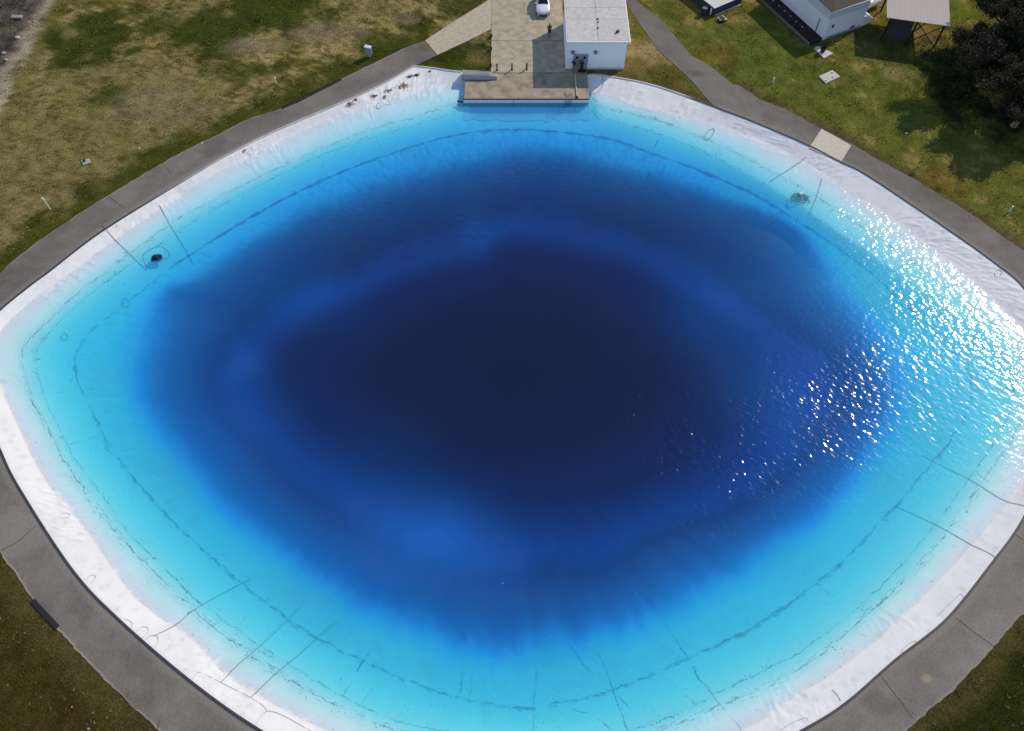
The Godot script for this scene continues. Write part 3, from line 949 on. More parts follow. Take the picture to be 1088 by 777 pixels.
	for j in nz - 1:
		for i in nx - 1:
			var a := ids[j * nx + i]
			var b := ids[j * nx + i + 1]
			var c := ids[(j + 1) * nx + i + 1]
			var d := ids[(j + 1) * nx + i]
			if a >= 0 and b >= 0 and c >= 0 and d >= 0:
				index.append_array([a, b, c, a, c, d])
	var skin := StandardMaterial3D.new()
	skin.transparency = BaseMaterial3D.TRANSPARENCY_ALPHA
	skin.albedo_color = Color(0, 0, 0, 0.02)
	skin.roughness = 0.135
	skin.metallic_specular = 0.5
	obj("surface", mesh_of(sp, sn, PackedColorArray(), PackedVector2Array(), index), skin, body)

# ------------------------------------------------------------------ paving

func paving() -> void:
	var asphalt := worn(Color(1, 1, 1), 0.74, 0.6, 41, 0.9, true)
	# ring of asphalt, from the fork east of the dock round to the one west of it
	var a0 := (Vector2(26.36, -78.12) - MID).angle()
	var a1 := (Vector2(-11.77, -81.40) - MID).angle() + TAU
	var cols := 1000
	var lanes := 16
	var pos := PackedVector3Array()
	var col := PackedColorArray()
	for s in lanes + 2:
		var f := clampf((s - 1) / float(lanes - 1), 0.0, 1.0)
		for i in cols:
			var a := lerpf(a0, a1, i / float(cols - 1))
			var inner := radius_at(rim, a) + 0.16
			var outer := radius_at(edge, a) + 0.11 * n_mid.get_noise_2d(a * 190.0, 3.0) + 0.06 * n_small.get_noise_2d(a * 90.0, 8.0)
			outer = maxf(outer, inner + 0.2)
			var p := MID + Vector2.from_angle(a) * lerpf(inner, outer, f)
			var y := 0.04 if s > 0 and s <= lanes else -0.05
			pos.append(Vector3(p.x, y, p.y))
			col.append(asphalt_color(p, f))
	structure("asphalt_path", sheet(lanes + 2, cols, pos, col, PackedVector2Array(), false), asphalt)
	var east := points([23.17, -74.87, 21.36, -78.97, 17.98, -84.63, 15.34, -92.22, 14.32, -96.46, 12.90, -103.30, 15.84, -103.30, 15.80, -96.46, 16.04, -94.82, 19.24, -90.16, 21.91, -83.54, 24.04, -81.40, 26.32, -78.17])
	var d := Vector2.from_angle(a0)
	east.append(MID + d * radius_at(edge, a0))
	east.append(MID + d * (radius_at(rim, a0) + 0.16))
	structure("asphalt_path", strip_mesh(east, 0.04), asphalt)
	d = Vector2.from_angle(a1)
	var west := PackedVector2Array([MID + d * (radius_at(rim, a1) + 0.16), MID + d * radius_at(edge, a1)])
	west.append_array(points([-10.89, -86.35, -9.22, -83.54]))
	structure("asphalt_path", strip_mesh(west, 0.04), asphalt)
	var pale := worn(Color(0.50, 0.44, 0.32), 0.72, 0.2, 43, 0.9)
	var cut := points([-10.82, -86.41, -7.18, -90.45, -3.01, -94.82, -0.50, -97.70, 2.61, -97.70, -2.45, -94.62, -2.61, -88.72, -5.85, -86.10, -9.16, -83.61])
	structure("concrete_path", plan_mesh(cut, -0.05, 0.055), pale)
	# pale repair across the east bank's asphalt
	structure("concrete_path_patch", plan_mesh(points([35.22, -70.49, 37.98, -67.77, 36.17, -65.05, 33.22, -67.44]), -0.05, 0.048), worn(Color(0.62, 0.57, 0.46), 0.8, 0.3, 44, 0.9))
	# edge of the field where the asphalt stops: west bank gutter, its trench shadow painted as a dark strip
	structure("gutter", plan_mesh(points([-27.00, -74.06, -25.44, -75.37, -20.50, -79.32, -20.34, -78.87, -25.04, -74.87, -26.64, -73.82]), -0.05, 0.05), paint(0.018, 0.016, 0.012, 0.9))
	# joints
	var joint := paint(0.05, 0.047, 0.042, 0.95)
	for q in [[34.24, -15.77, 35.34, -14.64, 36.46, -13.67], [27.44, -11.45, 28.25, -10.02, 28.98, -8.62], [-41.28, -21.07, -40.15, -21.78, -39.13, -23.13], [-25.47, -7.87, -25.43, -8.56], [41.03, -22.57, 41.58, -21.93], [-43.09, -60.00, -40.83, -58.25], [-38.70, -65.23, -37.16, -63.50]]:
		var line := points(q)
		for i in line.size() - 1:
			var s := (line[i + 1] - line[i]).normalized().orthogonal() * 0.028
			structure("path_joint", plan_mesh(PackedVector2Array([line[i] - s, line[i + 1] - s * 0.6, line[i + 1] + s * 0.6, line[i] + s]), 0.0, 0.046), joint)
	# kerb round the rim of the liner
	var k0 := (Vector2(9.37, -79.80) - MID).angle()
	var k1 := (Vector2(-6.12, -80.35) - MID).angle() + TAU
	var kp := PackedVector3Array()
	var kc := PackedColorArray()
	var shape := [[0.03, -0.1], [0.02, 0.10], [0.04, 0.12], [0.17, 0.12], [0.2, 0.10], [0.22, -0.05]]
	for s in shape:
		for i in cols:
			var a := lerpf(k0, k1, i / float(cols - 1))
			var p: Vector2 = MID + Vector2.from_angle(a) * (radius_at(rim, a) + s[0])
			kp.append(Vector3(p.x, s[1], p.y))
			var west_bank := smoothstep(-2.9, -2.2, a - TAU) if a > PI else 0.0
			kc.append(Color(0.055, 0.052, 0.062).lerp(Color(0.5, 0.49, 0.47), smoothstep(0.2, 0.8, west_bank + (1.0 - smoothstep(-1.12, -1.02, a)) )) * (1.0 + 0.3 * n_mid.get_noise_2d(a * 200.0, 1.0)))
	var km := StandardMaterial3D.new()
	km.vertex_color_use_as_albedo = true
	km.roughness = 0.6
	structure("kerb", sheet(shape.size(), cols, kp, kc, PackedVector2Array(), false), km)

var spills := [[Vector2(22.18, -80.18), 0.8, Color(0.10, 0.075, 0.05), 0.7], [Vector2(-11.05, -85.17), 1.0, Color(0.11, 0.085, 0.06), 0.7], [Vector2(-16.91, -80.70), 1.4, Color(0.24, 0.22, 0.19), 0.4], [Vector2(-33.75, -68.50), 2.6, Color(0.11, 0.1, 0.09), 0.45], [Vector2(-41.32, -60.14), 1.6, Color(0.26, 0.235, 0.2), 0.5], [Vector2(-40.45, -23.13), 3.0, Color(0.30, 0.27, 0.235), 0.6], [Vector2(-36.17, -19.23), 2.0, Color(0.27, 0.25, 0.21), 0.4], [Vector2(-28.01, -13.47), 1.8, Color(0.13, 0.12, 0.11), 0.4], [Vector2(-31.43, -15.56), 1.2, Color(0.28, 0.25, 0.22), 0.35], [Vector2(30.75, -11.32), 0.4, Color(0.42, 0.36, 0.22), 0.7], [Vector2(26.55, -9.82), 1.8, Color(0.13, 0.12, 0.11), 0.4], [Vector2(48.16, -57.85), 2.2, Color(0.15, 0.135, 0.12), 0.4], [Vector2(29.80, -71.90), 2.0, Color(0.14, 0.125, 0.11), 0.4]]

func asphalt_color(p: Vector2, f: float) -> Color:
	var n := n_mid.get_noise_2d(p.x * 0.9, p.y * 0.9) + 0.5 * n_small.get_noise_2d(p.x * 0.6, p.y * 0.6)
	var b := n_big.get_noise_2d(p.x * 0.8 + 30, p.y * 0.8)
	var c := Color(0.198, 0.179, 0.157) * (1.0 + 0.24 * n + 0.34 * b + 0.10 * n_small.get_noise_2d(p.x * 2.0, p.y * 2.0))
	# old spills and repairs
	for s in spills:
		var w: float = (1.0 - smoothstep(0.5, 1.0, p.distance_to(s[0]) / s[1] + 0.5 * n)) * s[3]
		c = c.lerp(s[2], w)
	# sand washed against the inner kerb and a broken pale lip outside
	c = c.lerp(Color(0.30, 0.27, 0.23), (1.0 - smoothstep(0.04, 0.2, f + 0.1 * n)) * 0.6)
	c = c.lerp(Color(0.32, 0.28, 0.23), smoothstep(0.955, 0.99, f + 0.05 * n - 0.012) * 0.8)
	return c

# a flat sheet over a plan, cut small enough to carry the asphalt's blotches
func strip_mesh(plan: PackedVector2Array, y: float) -> ArrayMesh:
	var st := SurfaceTool.new()
	st.begin(Mesh.PRIMITIVE_TRIANGLES)
	if not Geometry2D.is_polygon_clockwise(plan):
		plan.reverse()
	var lo := plan[0]
	var hi := plan[0]
	for p in plan:
		lo = lo.min(p)
		hi = hi.max(p)
	var x := lo.x
	while x < hi.x:
		var z := lo.y
		while z < hi.y:
			for piece in Geometry2D.intersect_polygons(plan, PackedVector2Array([Vector2(x, z), Vector2(x + 0.8, z), Vector2(x + 0.8, z + 0.8), Vector2(x, z + 0.8)])):
				for k in range(1, piece.size() - 1):
					var q := [piece[0], piece[k], piece[k + 1]]
					if (q[1] - q[0]).cross(q[2] - q[0]) < 0:
						q = [q[0], q[2], q[1]]
					for v in q:
						st.set_color(asphalt_color(v, 0.5))
						st.set_normal(Vector3.UP)
						st.add_vertex(Vector3(v.x, y, v.y))
			z += 0.8
		x += 0.8
	return st.commit()

# ------------------------------------------------------------------ dock and drive

func dock() -> void:
	var slab := worn(Color(0.40, 0.33, 0.235), 0.5, 0.1, 51, 0.9)
	var drive := worn(Color(0.47, 0.405, 0.29), 0.58, 0.12, 52, 0.9)
	var gap := paint(0.05, 0.045, 0.035, 0.95)
	# lower slab that stands in the pond, in two pours
	structure("dock_slab", box_mesh(Vector3(1.71, -1.47, -77.85), Vector3(14.66, 3.12, 4.6), 0.03), slab)
	# pale sheeting carried up the dock's face, with a dark batten along its top
	structure("dock_face", box_mesh(Vector3(1.71, -0.28, -75.53), Vector3(14.70, 0.48, 0.05), 0.01), worn(Color(0.72, 0.77, 0.82), 0.85, 0.3, 53, 0.6))
	structure("dock_face", box_mesh(Vector3(1.71, -1.76, -75.53), Vector3(14.70, 2.46, 0.055), 0.01), worn(Color(0.10, 0.30, 0.56), 0.8, 0.3, 58, 0.6))  # submerged part: shade and water depth painted in as blue
	# apron added at its foot, wall shade and water depth painted in blue
	var ap := PackedVector3Array()
	var ac := PackedColorArray()
	for r in 9:
		for i in 41:
			var f := r / 8.0
			var p := Vector2(lerpf(-5.75, 9.2, i / 40.0), -75.5 + f * (2.1 + 0.5 * n_mid.get_noise_1d(i * 3.0)))
			ap.append(Vector3(p.x, bed_height(p) + 0.05, p.y))
			var b: Vector2 = p - MID
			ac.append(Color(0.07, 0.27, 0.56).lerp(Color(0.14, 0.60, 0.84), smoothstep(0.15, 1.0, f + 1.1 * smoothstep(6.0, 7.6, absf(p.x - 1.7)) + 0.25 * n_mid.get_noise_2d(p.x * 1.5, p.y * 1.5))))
	var am := StandardMaterial3D.new()
	am.vertex_color_use_as_albedo = true
	am.roughness = 0.7
	structure("shade_apron", sheet(9, 41, ap, ac, PackedVector2Array(), false), am)
	structure("dock_batten", box_mesh(Vector3(1.71, 0.02, -75.49), Vector3(14.74, 0.13, 0.07), 0.01), paint(0.07, 0.075, 0.07, 0.7))
	structure("dock_face_seam", box_mesh(Vector3(0.17, -0.55, -75.49), Vector3(0.05, 1.0, 0.03), 0.005), paint(0.06, 0.08, 0.12, 0.7))
	# drive behind it, two pours with an open joint
	var z1 := -80.2
	var z2 := Vector3(-2.69, 0.00, -86.28).z
	structure("driveway_slab", plan_mesh(PackedVector2Array([Vector2(-2.55, z1), Vector2(6.5, z1), Vector2(6.5, z2 + 0.04), Vector2(-2.56, z2 + 0.04)]), -0.1, 0.1), drive)
	structure("driveway_slab", plan_mesh(PackedVector2Array([Vector2(-2.56, z2 - 0.04), Vector2(6.5, z2 - 0.04), Vector2(6.5, -112.0), Vector2(-2.62, -112.0)]), -0.1, 0.1), drive)
	structure("driveway_joint", box_mesh(Vector3(1.97, 0.03, z2), Vector3(9.0, 0.06, 0.08), 0.005), gap)
	structure("dock_joint", box_mesh(Vector3(2.0, 0.06, -80.175), Vector3(9.0, 0.06, 0.05), 0.005), gap)
	structure("doorstep_slab", plan_mesh(PackedVector2Array([Vector2(6.5, -80.9), Vector2(9.0, -80.9), Vector2(9.0, -80.16), Vector2(6.5, -80.16)]), -0.1, 0.11), slab)
	# posts along the joint
	for k in 3:
		var at: Vector3 = [Vector3(-1.81, 0.10, -80.64), Vector3(-0.01, 0.10, -80.71), Vector3(1.78, 0.10, -80.78)][k]
		var which: String = ["dark timber post on the dock next to the upturned boat", "dark timber post midway between the two others on the dock", "dark timber post on the dock beside the shadow of the building"][k]
		var t := thing("timber_post", which, "post", at, 0.2 * k, "dark timber posts in a row on the dock")
		var st := begin()
		box(st, Vector3(0, 0.44, 0), Vector3(0.15, 0.88, 0.15), 0.02)
		obj("shaft", done(st), worn(Color(0.06, 0.042, 0.03), 0.6, 2.0, 54, 0.9), t)
		obj("cap", box_mesh(Vector3(0, 0.9, 0), Vector3(0.17, 0.04, 0.17), 0.01), paint(0.10, 0.075, 0.05), t)
		obj("foot_plate", box_mesh(Vector3(0, 0.012, 0), Vector3(0.26, 0.024, 0.26), 0.005), paint(0.05, 0.04, 0.035, 0.6, 0.5), t)
	# stumps on the drive's grassy edge
	var k := 0
	for at in [Vector3(-2.58, 0.00, -81.40), Vector3(-2.57, 0.00, -84.53), Vector3(-2.58, 0.00, -87.03)]:
		var t := thing("bollard", ["short black bollard on the grass edge behind the upturned boat", "short black bollard halfway up the grass edge of the drive", "short black bollard level with the joint across the drive"][k], "bollard", at, 0.0, "black bollards along the drive's edge")
		obj("shaft", lathe_mesh(Vector3.ZERO, [[0.13, 0.0], [0.13, 0.42], [0.11, 0.5], [0.0, 0.53]], 12), paint(0.03, 0.027, 0.022, 0.8), t)
		obj("collar", lathe_mesh(Vector3.ZERO, [[0.16, 0.0], [0.17, 0.05], [0.13, 0.08]], 12), paint(0.06, 0.055, 0.05, 0.9), t)
		k += 1
	boat()
	ladder()
	# pipe across the slab by the door, ending in a fitting over the edge
	var w := thing("hose_pipe", "pale pipe laid across the dock from door to water's edge, with dark end fitting", "pipe", Vector3(7.6, 0.12, -80.1))
	obj("pipe", tube_mesh([Vector3(0, 0.05, 0), Vector3(-0.03, 0.05, 2.0), Vector3(0, 0.05, 4.35)], 0.07, 0.07, 10), paint(0.62, 0.55, 0.42, 0.6), w)
	obj("end_fitting", lathe_mesh(Vector3(0, -0.02, 4.42), [[0.14, 0.0], [0.15, 0.1], [0.11, 0.18], [0.0, 0.19]], 12), paint(0.02, 0.02, 0.02, 0.5), w)
	obj("clip", box_mesh(Vector3(0, 0.05, 2.4), Vector3(0.2, 0.14, 0.05), 0.01), paint(0.3, 0.28, 0.25, 0.4, 0.8), w)

func boat() -> void:
	var t := thing("upturned_boat", "grey aluminium flat-bottomed boat lying upside down at the dock corner", "boat", Vector3(-3.83, 0.12, -79.42), -0.06)
	# hull sections from stern (x = -2.1) to bow (x = 2.1), keel up
	var st := begin(true)
	var n := 15
	var ring := []
	for i in n:
		var f := i / float(n - 1)
		var x := lerpf(-2.15, 2.1, f)
		var half := 0.66 * (1.0 - 0.42 * pow(f, 3.0)) 
		var up := 0.55 * (1.0 - 0.45 * pow(f, 4.0))
		var base := half * 0.74
		ring.append([Vector3(x, 0.02, -half), Vector3(x, 0.08, -half - 0.03), Vector3(x, up * 0.55, -lerpf(half, base, 0.5)), Vector3(x, up - 0.05, -base), Vector3(x, up, -base + 0.07), Vector3(x, up, -base * 0.35), Vector3(x, up + 0.015, 0.0), Vector3(x, up, base * 0.35), Vector3(x, up, base - 0.07), Vector3(x, up - 0.05, base), Vector3(x, up * 0.55, lerpf(half, base, 0.5)), Vector3(x, 0.08, half + 0.03), Vector3(x, 0.02, half)])
	for i in n - 1:
		for k in ring[i].size() - 1:
			quad(st, ring[i][k], ring[i][k + 1], ring[i + 1][k + 1], ring[i + 1][k])
	obj("hull", done(st), worn(Color(0.34, 0.345, 0.34), 0.75, 0.9, 57, 0.5), t)
	st = begin()
	for k in ring[0].size() - 2:
		tri(st, ring[0][0], ring[0][k + 2], ring[0][k + 1])
	obj("transom", done(st), paint(0.26, 0.27, 0.27, 0.5), t)
	st = begin()
	for k in ring[n - 1].size() - 2:
		tri(st, ring[n - 1][0], ring[n - 1][k + 1], ring[n - 1][k + 2])
	obj("bow_plate", done(st), paint(0.5, 0.48, 0.42, 0.6), t)
	for z in [-0.3, 0.0, 0.3]:
		obj("keel_rib", box_mesh(Vector3(-0.15, 0.565, z * 0.9), Vector3(3.4, 0.03, 0.05), 0.01), paint(0.42, 0.42, 0.41, 0.5), t)
	for s in [-1.0, 1.0]:
		st = begin(true)
		var line := []
		for i in n:
			line.append(Vector3(ring[i][0].x, 0.06, (ring[i][11].z + 0.01) * s))
		tube(st, line, 0.03, 0.03, 6)
		obj("gunwale", done(st), paint(0.2, 0.2, 0.21, 0.5), t)

func ladder() -> void:
	var t := thing("pool_ladder", "steel pool ladder hooked over the dock edge into the water", "ladder", Vector3(6.6, 0.12, -75.5))
	var steel := paint(0.45, 0.45, 0.46, 0.35, 0.9)
	for s in [-0.31, 0.31]:
		obj("rail", tube_mesh([Vector3(s, 0.0, -0.75), Vector3(s, 0.5, -0.72), Vector3(s, 0.78, -0.55), Vector3(s, 0.85, -0.3), Vector3(s, 0.78, -0.02), Vector3(s, 0.5, 0.14), Vector3(s, -0.1, 0.17), Vector3(s, -1.75, 0.2)], 0.035, 0.035, 8), steel, t)
		obj("flange", lathe_mesh(Vector3(s, 0.0, -0.75), [[0.08, 0.0], [0.08, 0.02], [0.04, 0.03]], 10), steel, t)
	for k in 5:
		obj("step", box_mesh(Vector3(0, -0.15 - 0.34 * k, 0.19), Vector3(0.6, 0.035, 0.12), 0.01), paint(0.22, 0.22, 0.24, 0.5, 0.6), t)

# ------------------------------------------------------------------ white building by the dock

func pump_building() -> void:
	var x0 := 6.48
	var x1 := 13.5
	var z0 := -80.92
	var z1 := -89.55
	var h := 3.72
	var t := thing("white_building", "white flat-roofed block building beside the dock with grey double door", "building", Vector3(x0, 0, z0))
	var w := x1 - x0
	var d := z0 - z1
	var white := worn(Color(0.86, 0.87, 0.88), 0.9, 0.2, 61, 0.75)
	obj("wall", box_mesh(Vector3(w * 0.5, h * 0.5, -0.1), Vector3(w, h, 0.2), 0.02), white, t)
	obj("wall", box_mesh(Vector3(0.1, h * 0.5, -d * 0.5 - 0.1), Vector3(0.2, h, d - 0.2), 0.02), white, t)
	obj("wall", box_mesh(Vector3(w - 0.1, h * 0.5, -d * 0.5 - 0.1), Vector3(0.2, h, d - 0.2), 0.02), white, t)
	obj("wall", box_mesh(Vector3(w * 0.5, h * 0.5, -d - 0.1), Vector3(w, h, 0.2), 0.02), white, t)
	obj("plinth", box_mesh(Vector3(w * 0.5 + 0.5, 0.12, 0.012), Vector3(w - 1.0, 0.24, 0.024), 0.005), paint(0.5, 0.52, 0.5, 0.9), t)
	# roof: fascia all round and felt in panels with lapped seams
	var roof := obj("roof", box_mesh(Vector3(w * 0.5 + 0.12, h + 0.11, -d * 0.5), Vector3(w + 0.5, 0.22, d + 0.5), 0.03), worn(Color(0.78, 0.78, 0.77), 0.85, 0.25, 62, 0.8), t)
	var felt := worn(Color(0.60, 0.58, 0.54), 0.72, 0.22, 63, 0.95)
	var felt2 := worn(Color(0.63, 0.61, 0.57), 0.74, 0.19, 64, 0.95)
	var seam_z := Vector3(10.11, 3.90, -85.06).z - z0
	for i in 2:
		for k in 3:
			var za: float = [-0.05, seam_z, seam_z - 2.2][k]
			var zb: float = [seam_z + 0.04, seam_z - 2.16, -d + 0.05][k]
			var xa: float = [0.0, w * 0.5 + 0.1][i]
			var xb: float = [w * 0.5 + 0.06, w + 0.24][i]
			obj("roof_panel", box_mesh(Vector3((xa + xb) * 0.5, h + 0.232, (za + zb) * 0.5), Vector3(xb - xa, 0.03, za - zb), 0.008), felt if (i + k) % 2 else felt2, roof)
	obj("seam_strip", box_mesh(Vector3(w * 0.5 + 0.08, h + 0.235, -d * 0.5), Vector3(0.03, 0.02, d - 0.2), 0.004), paint(0.12, 0.11, 0.10, 0.9), roof)
	obj("seam_strip", box_mesh(Vector3(w * 0.5, h + 0.234, seam_z + 0.02), Vector3(w - 0.1, 0.02, 0.04), 0.004), paint(0.2, 0.19, 0.17, 0.9), roof)
	for p in [Vector3(10.24, 3.95, -84.96), Vector3(10.24, 3.95, -84.37), Vector3(10.16, 3.95, -83.25)]:
		obj("vent_stub", lathe_mesh(p - t.position + Vector3(0, -0.01, 0), [[0.1, 0.0], [0.1, 0.12], [0.07, 0.16], [0.0, 0.16]], 10), paint(0.08, 0.08, 0.075, 0.8), roof)
	var vent := obj("roof_vent", box_mesh(Vector3(12.39, 3.95, -82.45) - t.position + Vector3(0, 0.13, 0), Vector3(0.34, 0.28, 0.3), 0.03, Basis(Vector3.UP, 0.6)), paint(0.05, 0.05, 0.06, 0.6), t)
	obj("hood", box_mesh(Vector3(12.69, 3.95, -82.68) - t.position + Vector3(0, 0.22, 0), Vector3(0.36, 0.06, 0.26), 0.02, Basis(Vector3.UP, 0.6)), paint(0.55, 0.55, 0.53, 0.5), vent)
	# door
	var dx := Vector3(8.19, 0.00, -80.98).x - x0
	obj("door_frame", box_mesh(Vector3(dx, 1.14, 0.01), Vector3(1.92, 2.28, 0.06), 0.01), paint(0.62, 0.63, 0.64, 0.6), t)
	for s in [-1.0, 1.0]:
		var leaf := obj("door", box_mesh(Vector3(dx + s * 0.43, 1.12, 0.055), Vector3(0.84, 2.1, 0.05), 0.012), worn(Color(0.30, 0.31, 0.315), 0.8, 0.8, 66, 0.55), t)
		obj("door_window", box_mesh(Vector3(dx + s * 0.43, 1.72, 0.084), Vector3(0.32, 0.3, 0.012), 0.004), paint(0.006, 0.007, 0.01, 0.12), leaf)
		obj("handle", box_mesh(Vector3(dx + s * 0.08, 1.02, 0.11), Vector3(0.04, 0.18, 0.05), 0.01), paint(0.4, 0.4, 0.4, 0.3, 0.9), leaf)
	# round lamps, unlit
	for q in [605.0, 629.2]:
		var p := Vector3(0.72 if q < 610.0 else 3.42, 2.42, 0.0)
		var lamp := obj("wall_lamp", tube_mesh([p, p + Vector3(0, 0, 0.16), p + Vector3(0, 0, 0.22)], 0.24, 0.19, 14), paint(0.13, 0.14, 0.16, 0.5), t)
		obj("glass", tube_mesh([p + Vector3(0, 0, 0.221), p + Vector3(0, 0, 0.25)], 0.15, 0.12, 14), paint(0.25, 0.27, 0.3, 0.15), lamp)
	obj("door_mat", box_mesh(Vector3(dx + 0.25, 0.125, 0.42), Vector3(0.95, 0.025, 0.55), 0.008), paint(0.012, 0.012, 0.012, 0.95), t).set_meta("label", "black door mat")

# ------------------------------------------------------------------ house with deck, sheds

func house() -> void:
	var o := Vector3(38.52, 0.00, -86.47)
	var th := 0.455
	var t := thing("white_house", "white single-storey house with brown roof and dark deck, beyond the east lawn", "house", o, th)
	var h := 2.95
	var w := 6.1
	var d := 10.0
	var white := worn(Color(0.78, 0.80, 0.83), 0.9, 0.3, 71, 0.75)
	obj("wall", box_mesh(Vector3(w * 0.5, h * 0.5, -0.08), Vector3(w, h, 0.16), 0.015), white, t)
	obj("wall", box_mesh(Vector3(0.08, h * 0.5, -d * 0.5 - 0.08), Vector3(0.16, h, d - 0.16), 0.015), white, t)
	obj("wall", box_mesh(Vector3(w - 0.08, h * 0.5, -d * 0.5 - 0.08), Vector3(0.16, h, d - 0.16), 0.015), white, t)
	obj("wall", box_mesh(Vector3(w * 0.5, h * 0.5, -d - 0.08), Vector3(w, h, 0.16), 0.015), white, t)
	obj("corner_board", box_mesh(Vector3(0.04, h * 0.5, 0.012), Vector3(0.14, h - 0.02, 0.03), 0.005), paint(0.82, 0.83, 0.85, 0.6), t)
	# grey frieze over the white wall, then a hipped roof
	var st := begin()
	var a := [Vector3(-0.08, h, 0.08), Vector3(w + 0.08, h, 0.08), Vector3(w + 0.08, h, -d - 0.08), Vector3(-0.08, h, -d - 0.08)]
	var b := [Vector3(0.1, h + 0.9, -0.1), Vector3(w - 0.1, h + 0.9, -0.1), Vector3(w - 0.1, h + 0.9, -d + 0.1), Vector3(0.1, h + 0.9, -d + 0.1)]
	for i in 4:
		quad(st, a[i], b[i], b[(i + 1) % 4], a[(i + 1) % 4])
	var skirt := obj("frieze", done(st), paint(0.50, 0.53, 0.58, 0.7), t)
	st = begin()
	var r := [Vector3(-0.02, h + 1.02, 0.02), Vector3(w + 0.02, h + 1.02, 0.02), Vector3(w + 0.02, h + 1.02, -d), Vector3(-0.02, h + 1.02, -d)]
	var q0 := Vector3(w * 0.5, h + 1.6, -2.8)
	var q1 := Vector3(w * 0.5, h + 1.6, -d + 2.8)
	tri(st, r[0], q0, r[1])
	quad(st, r[1], q0, q1, r[2])
	tri(st, r[2], q1, r[3])
	quad(st, r[3], q1, q0, r[0])
	for i in 4:
		var k := (i + 1) % 4
		quad(st, r[i] - Vector3(0, 0.12, 0), r[i], r[k], r[k] - Vector3(0, 0.12, 0))
	var roof := obj("roof", done(st), worn(Color(0.115, 0.095, 0.075), 0.6, 0.6, 72, 0.95), t)
	obj("ridge_cap", tube_mesh([q0 + Vector3(0, 0.02, 0), q1 + Vector3(0, 0.02, 0)], 0.07, 0.07, 6), paint(0.16, 0.14, 0.12), roof)
	obj("gutter", tube_mesh([r[0] + Vector3(-0.05, -0.1, 0.05), r[1] + Vector3(0.05, -0.1, 0.05)], 0.06, 0.06, 6), paint(0.6, 0.6, 0.6, 0.5), skirt)
	obj("gutter", tube_mesh([r[0] + Vector3(-0.05, -0.1, 0.05), r[3] + Vector3(-0.05, -0.1, -0.05)], 0.06, 0.06, 6), paint(0.6, 0.6, 0.6, 0.5), skirt)
	# dark downpipe on the deck side, wall lantern on the other, bench board along the foot
	obj("downpipe", tube_mesh([Vector3(-0.06, 0.3, -1.35), Vector3(-0.06, 2.2, -1.35)], 0.045, 0.045, 8), paint(0.02, 0.022, 0.03, 0.6), t)
	obj("wall_lantern", box_mesh(Vector3(1.0, 1.75, 0.1), Vector3(0.18, 0.42, 0.18), 0.03), paint(0.03, 0.035, 0.045, 0.4), t)
	obj("vent_grille", box_mesh(Vector3(4.6, 0.5, 0.02), Vector3(0.7, 0.4, 0.03), 0.01), paint(0.12, 0.13, 0.15, 0.6), t)
	obj("plinth", box_mesh(Vector3(w * 0.5 + 0.3, 0.16, 0.03), Vector3(w - 0.8, 0.32, 0.06), 0.01), paint(0.25, 0.27, 0.3, 0.9), t)
	# lean-to at its end
	st = begin()
	quad(st, Vector3(w, 0, 0.0), Vector3(w, 1.5, 0.0), Vector3(w + 2.1, 0.5, -0.3), Vector3(w + 2.1, 0, -0.3))
	quad(st, Vector3(w, 1.5, 0.0), Vector3(w, 1.5, -2.4), Vector3(w + 2.1, 0.5, -2.4), Vector3(w + 2.1, 0.5, -0.3))
	quad(st, Vector3(w + 2.1, 0, -0.3), Vector3(w + 2.1, 0.5, -0.3), Vector3(w + 2.1, 0.5, -2.4), Vector3(w + 2.1, 0, -2.4))
	obj("lean_to", done(st), white, t)
	# deck: boards, rim board and railing posts with pale caps
	var deck := obj("deck", box_mesh(Vector3(-1.0, 0.2, -5.2), Vector3(1.9, 0.3, 10.6), 0.02), paint(0.02, 0.012, 0.01, 0.9), t)
	for k in 24:
		obj("plank", box_mesh(Vector3(-0.98, 0.37, -0.05 - k * 0.435), Vector3(1.86, 0.035, 0.41), 0.01), [paint(0.03, 0.015, 0.014, 0.9), paint(0.024, 0.012, 0.012, 0.9), paint(0.036, 0.02, 0.018, 0.9)][k % 3], deck)
	obj("rim_board", box_mesh(Vector3(-2.02, 0.2, -5.2), Vector3(0.06, 0.4, 10.7), 0.01), paint(0.16, 0.14, 0.12, 0.8), deck)
	var rail := obj("railing", box_mesh(Vector3(-1.93, 1.22, -6.2), Vector3(0.09, 0.05, 8.6), 0.01), paint(0.05, 0.03, 0.028, 0.8), t)
	for k in 8:
		var post := Vector3(-1.93, 0.8, -1.95 - k * 1.2)
		obj("post", box_mesh(post, Vector3(0.1, 0.84, 0.1), 0.01), paint(0.05, 0.03, 0.028, 0.8), rail)
		obj("cap", box_mesh(post + Vector3(0, 0.49, 0), Vector3(0.14, 0.05, 0.14), 0.015), paint(0.6, 0.58, 0.55, 0.6), rail)
	# step pad and the pot on it
	var pad := obj("step_pad", plan_mesh(points([37.28, -84.88, 37.82, -85.27, 39.44, -83.90, 38.10, -82.93]), -0.05, 0.1), worn(Color(0.62, 0.60, 0.56), 0.85, 0.5, 73, 0.9))
	tag(pad, "pale concrete step pad at the foot of the house's deck", "step pad")
	var pot := thing("plant_pot", "dark red clay pot standing on the pale step pad by the deck", "pot", Vector3(38.14, 0.10, -84.13))
	obj("pot", lathe_mesh(Vector3.ZERO, [[0.0, 0.0], [0.24, 0.0], [0.36, 0.55], [0.4, 0.56], [0.4, 0.68], [0.34, 0.68], [0.32, 0.58]], 18), paint(0.07, 0.018, 0.02, 0.7), pot)
	obj("soil", lathe_mesh(Vector3.ZERO, [[0.335, 0.57], [0.2, 0.62], [0.0, 0.63]], 18), paint(0.02, 0.014, 0.01, 0.95), pot)
	var sprig := begin()
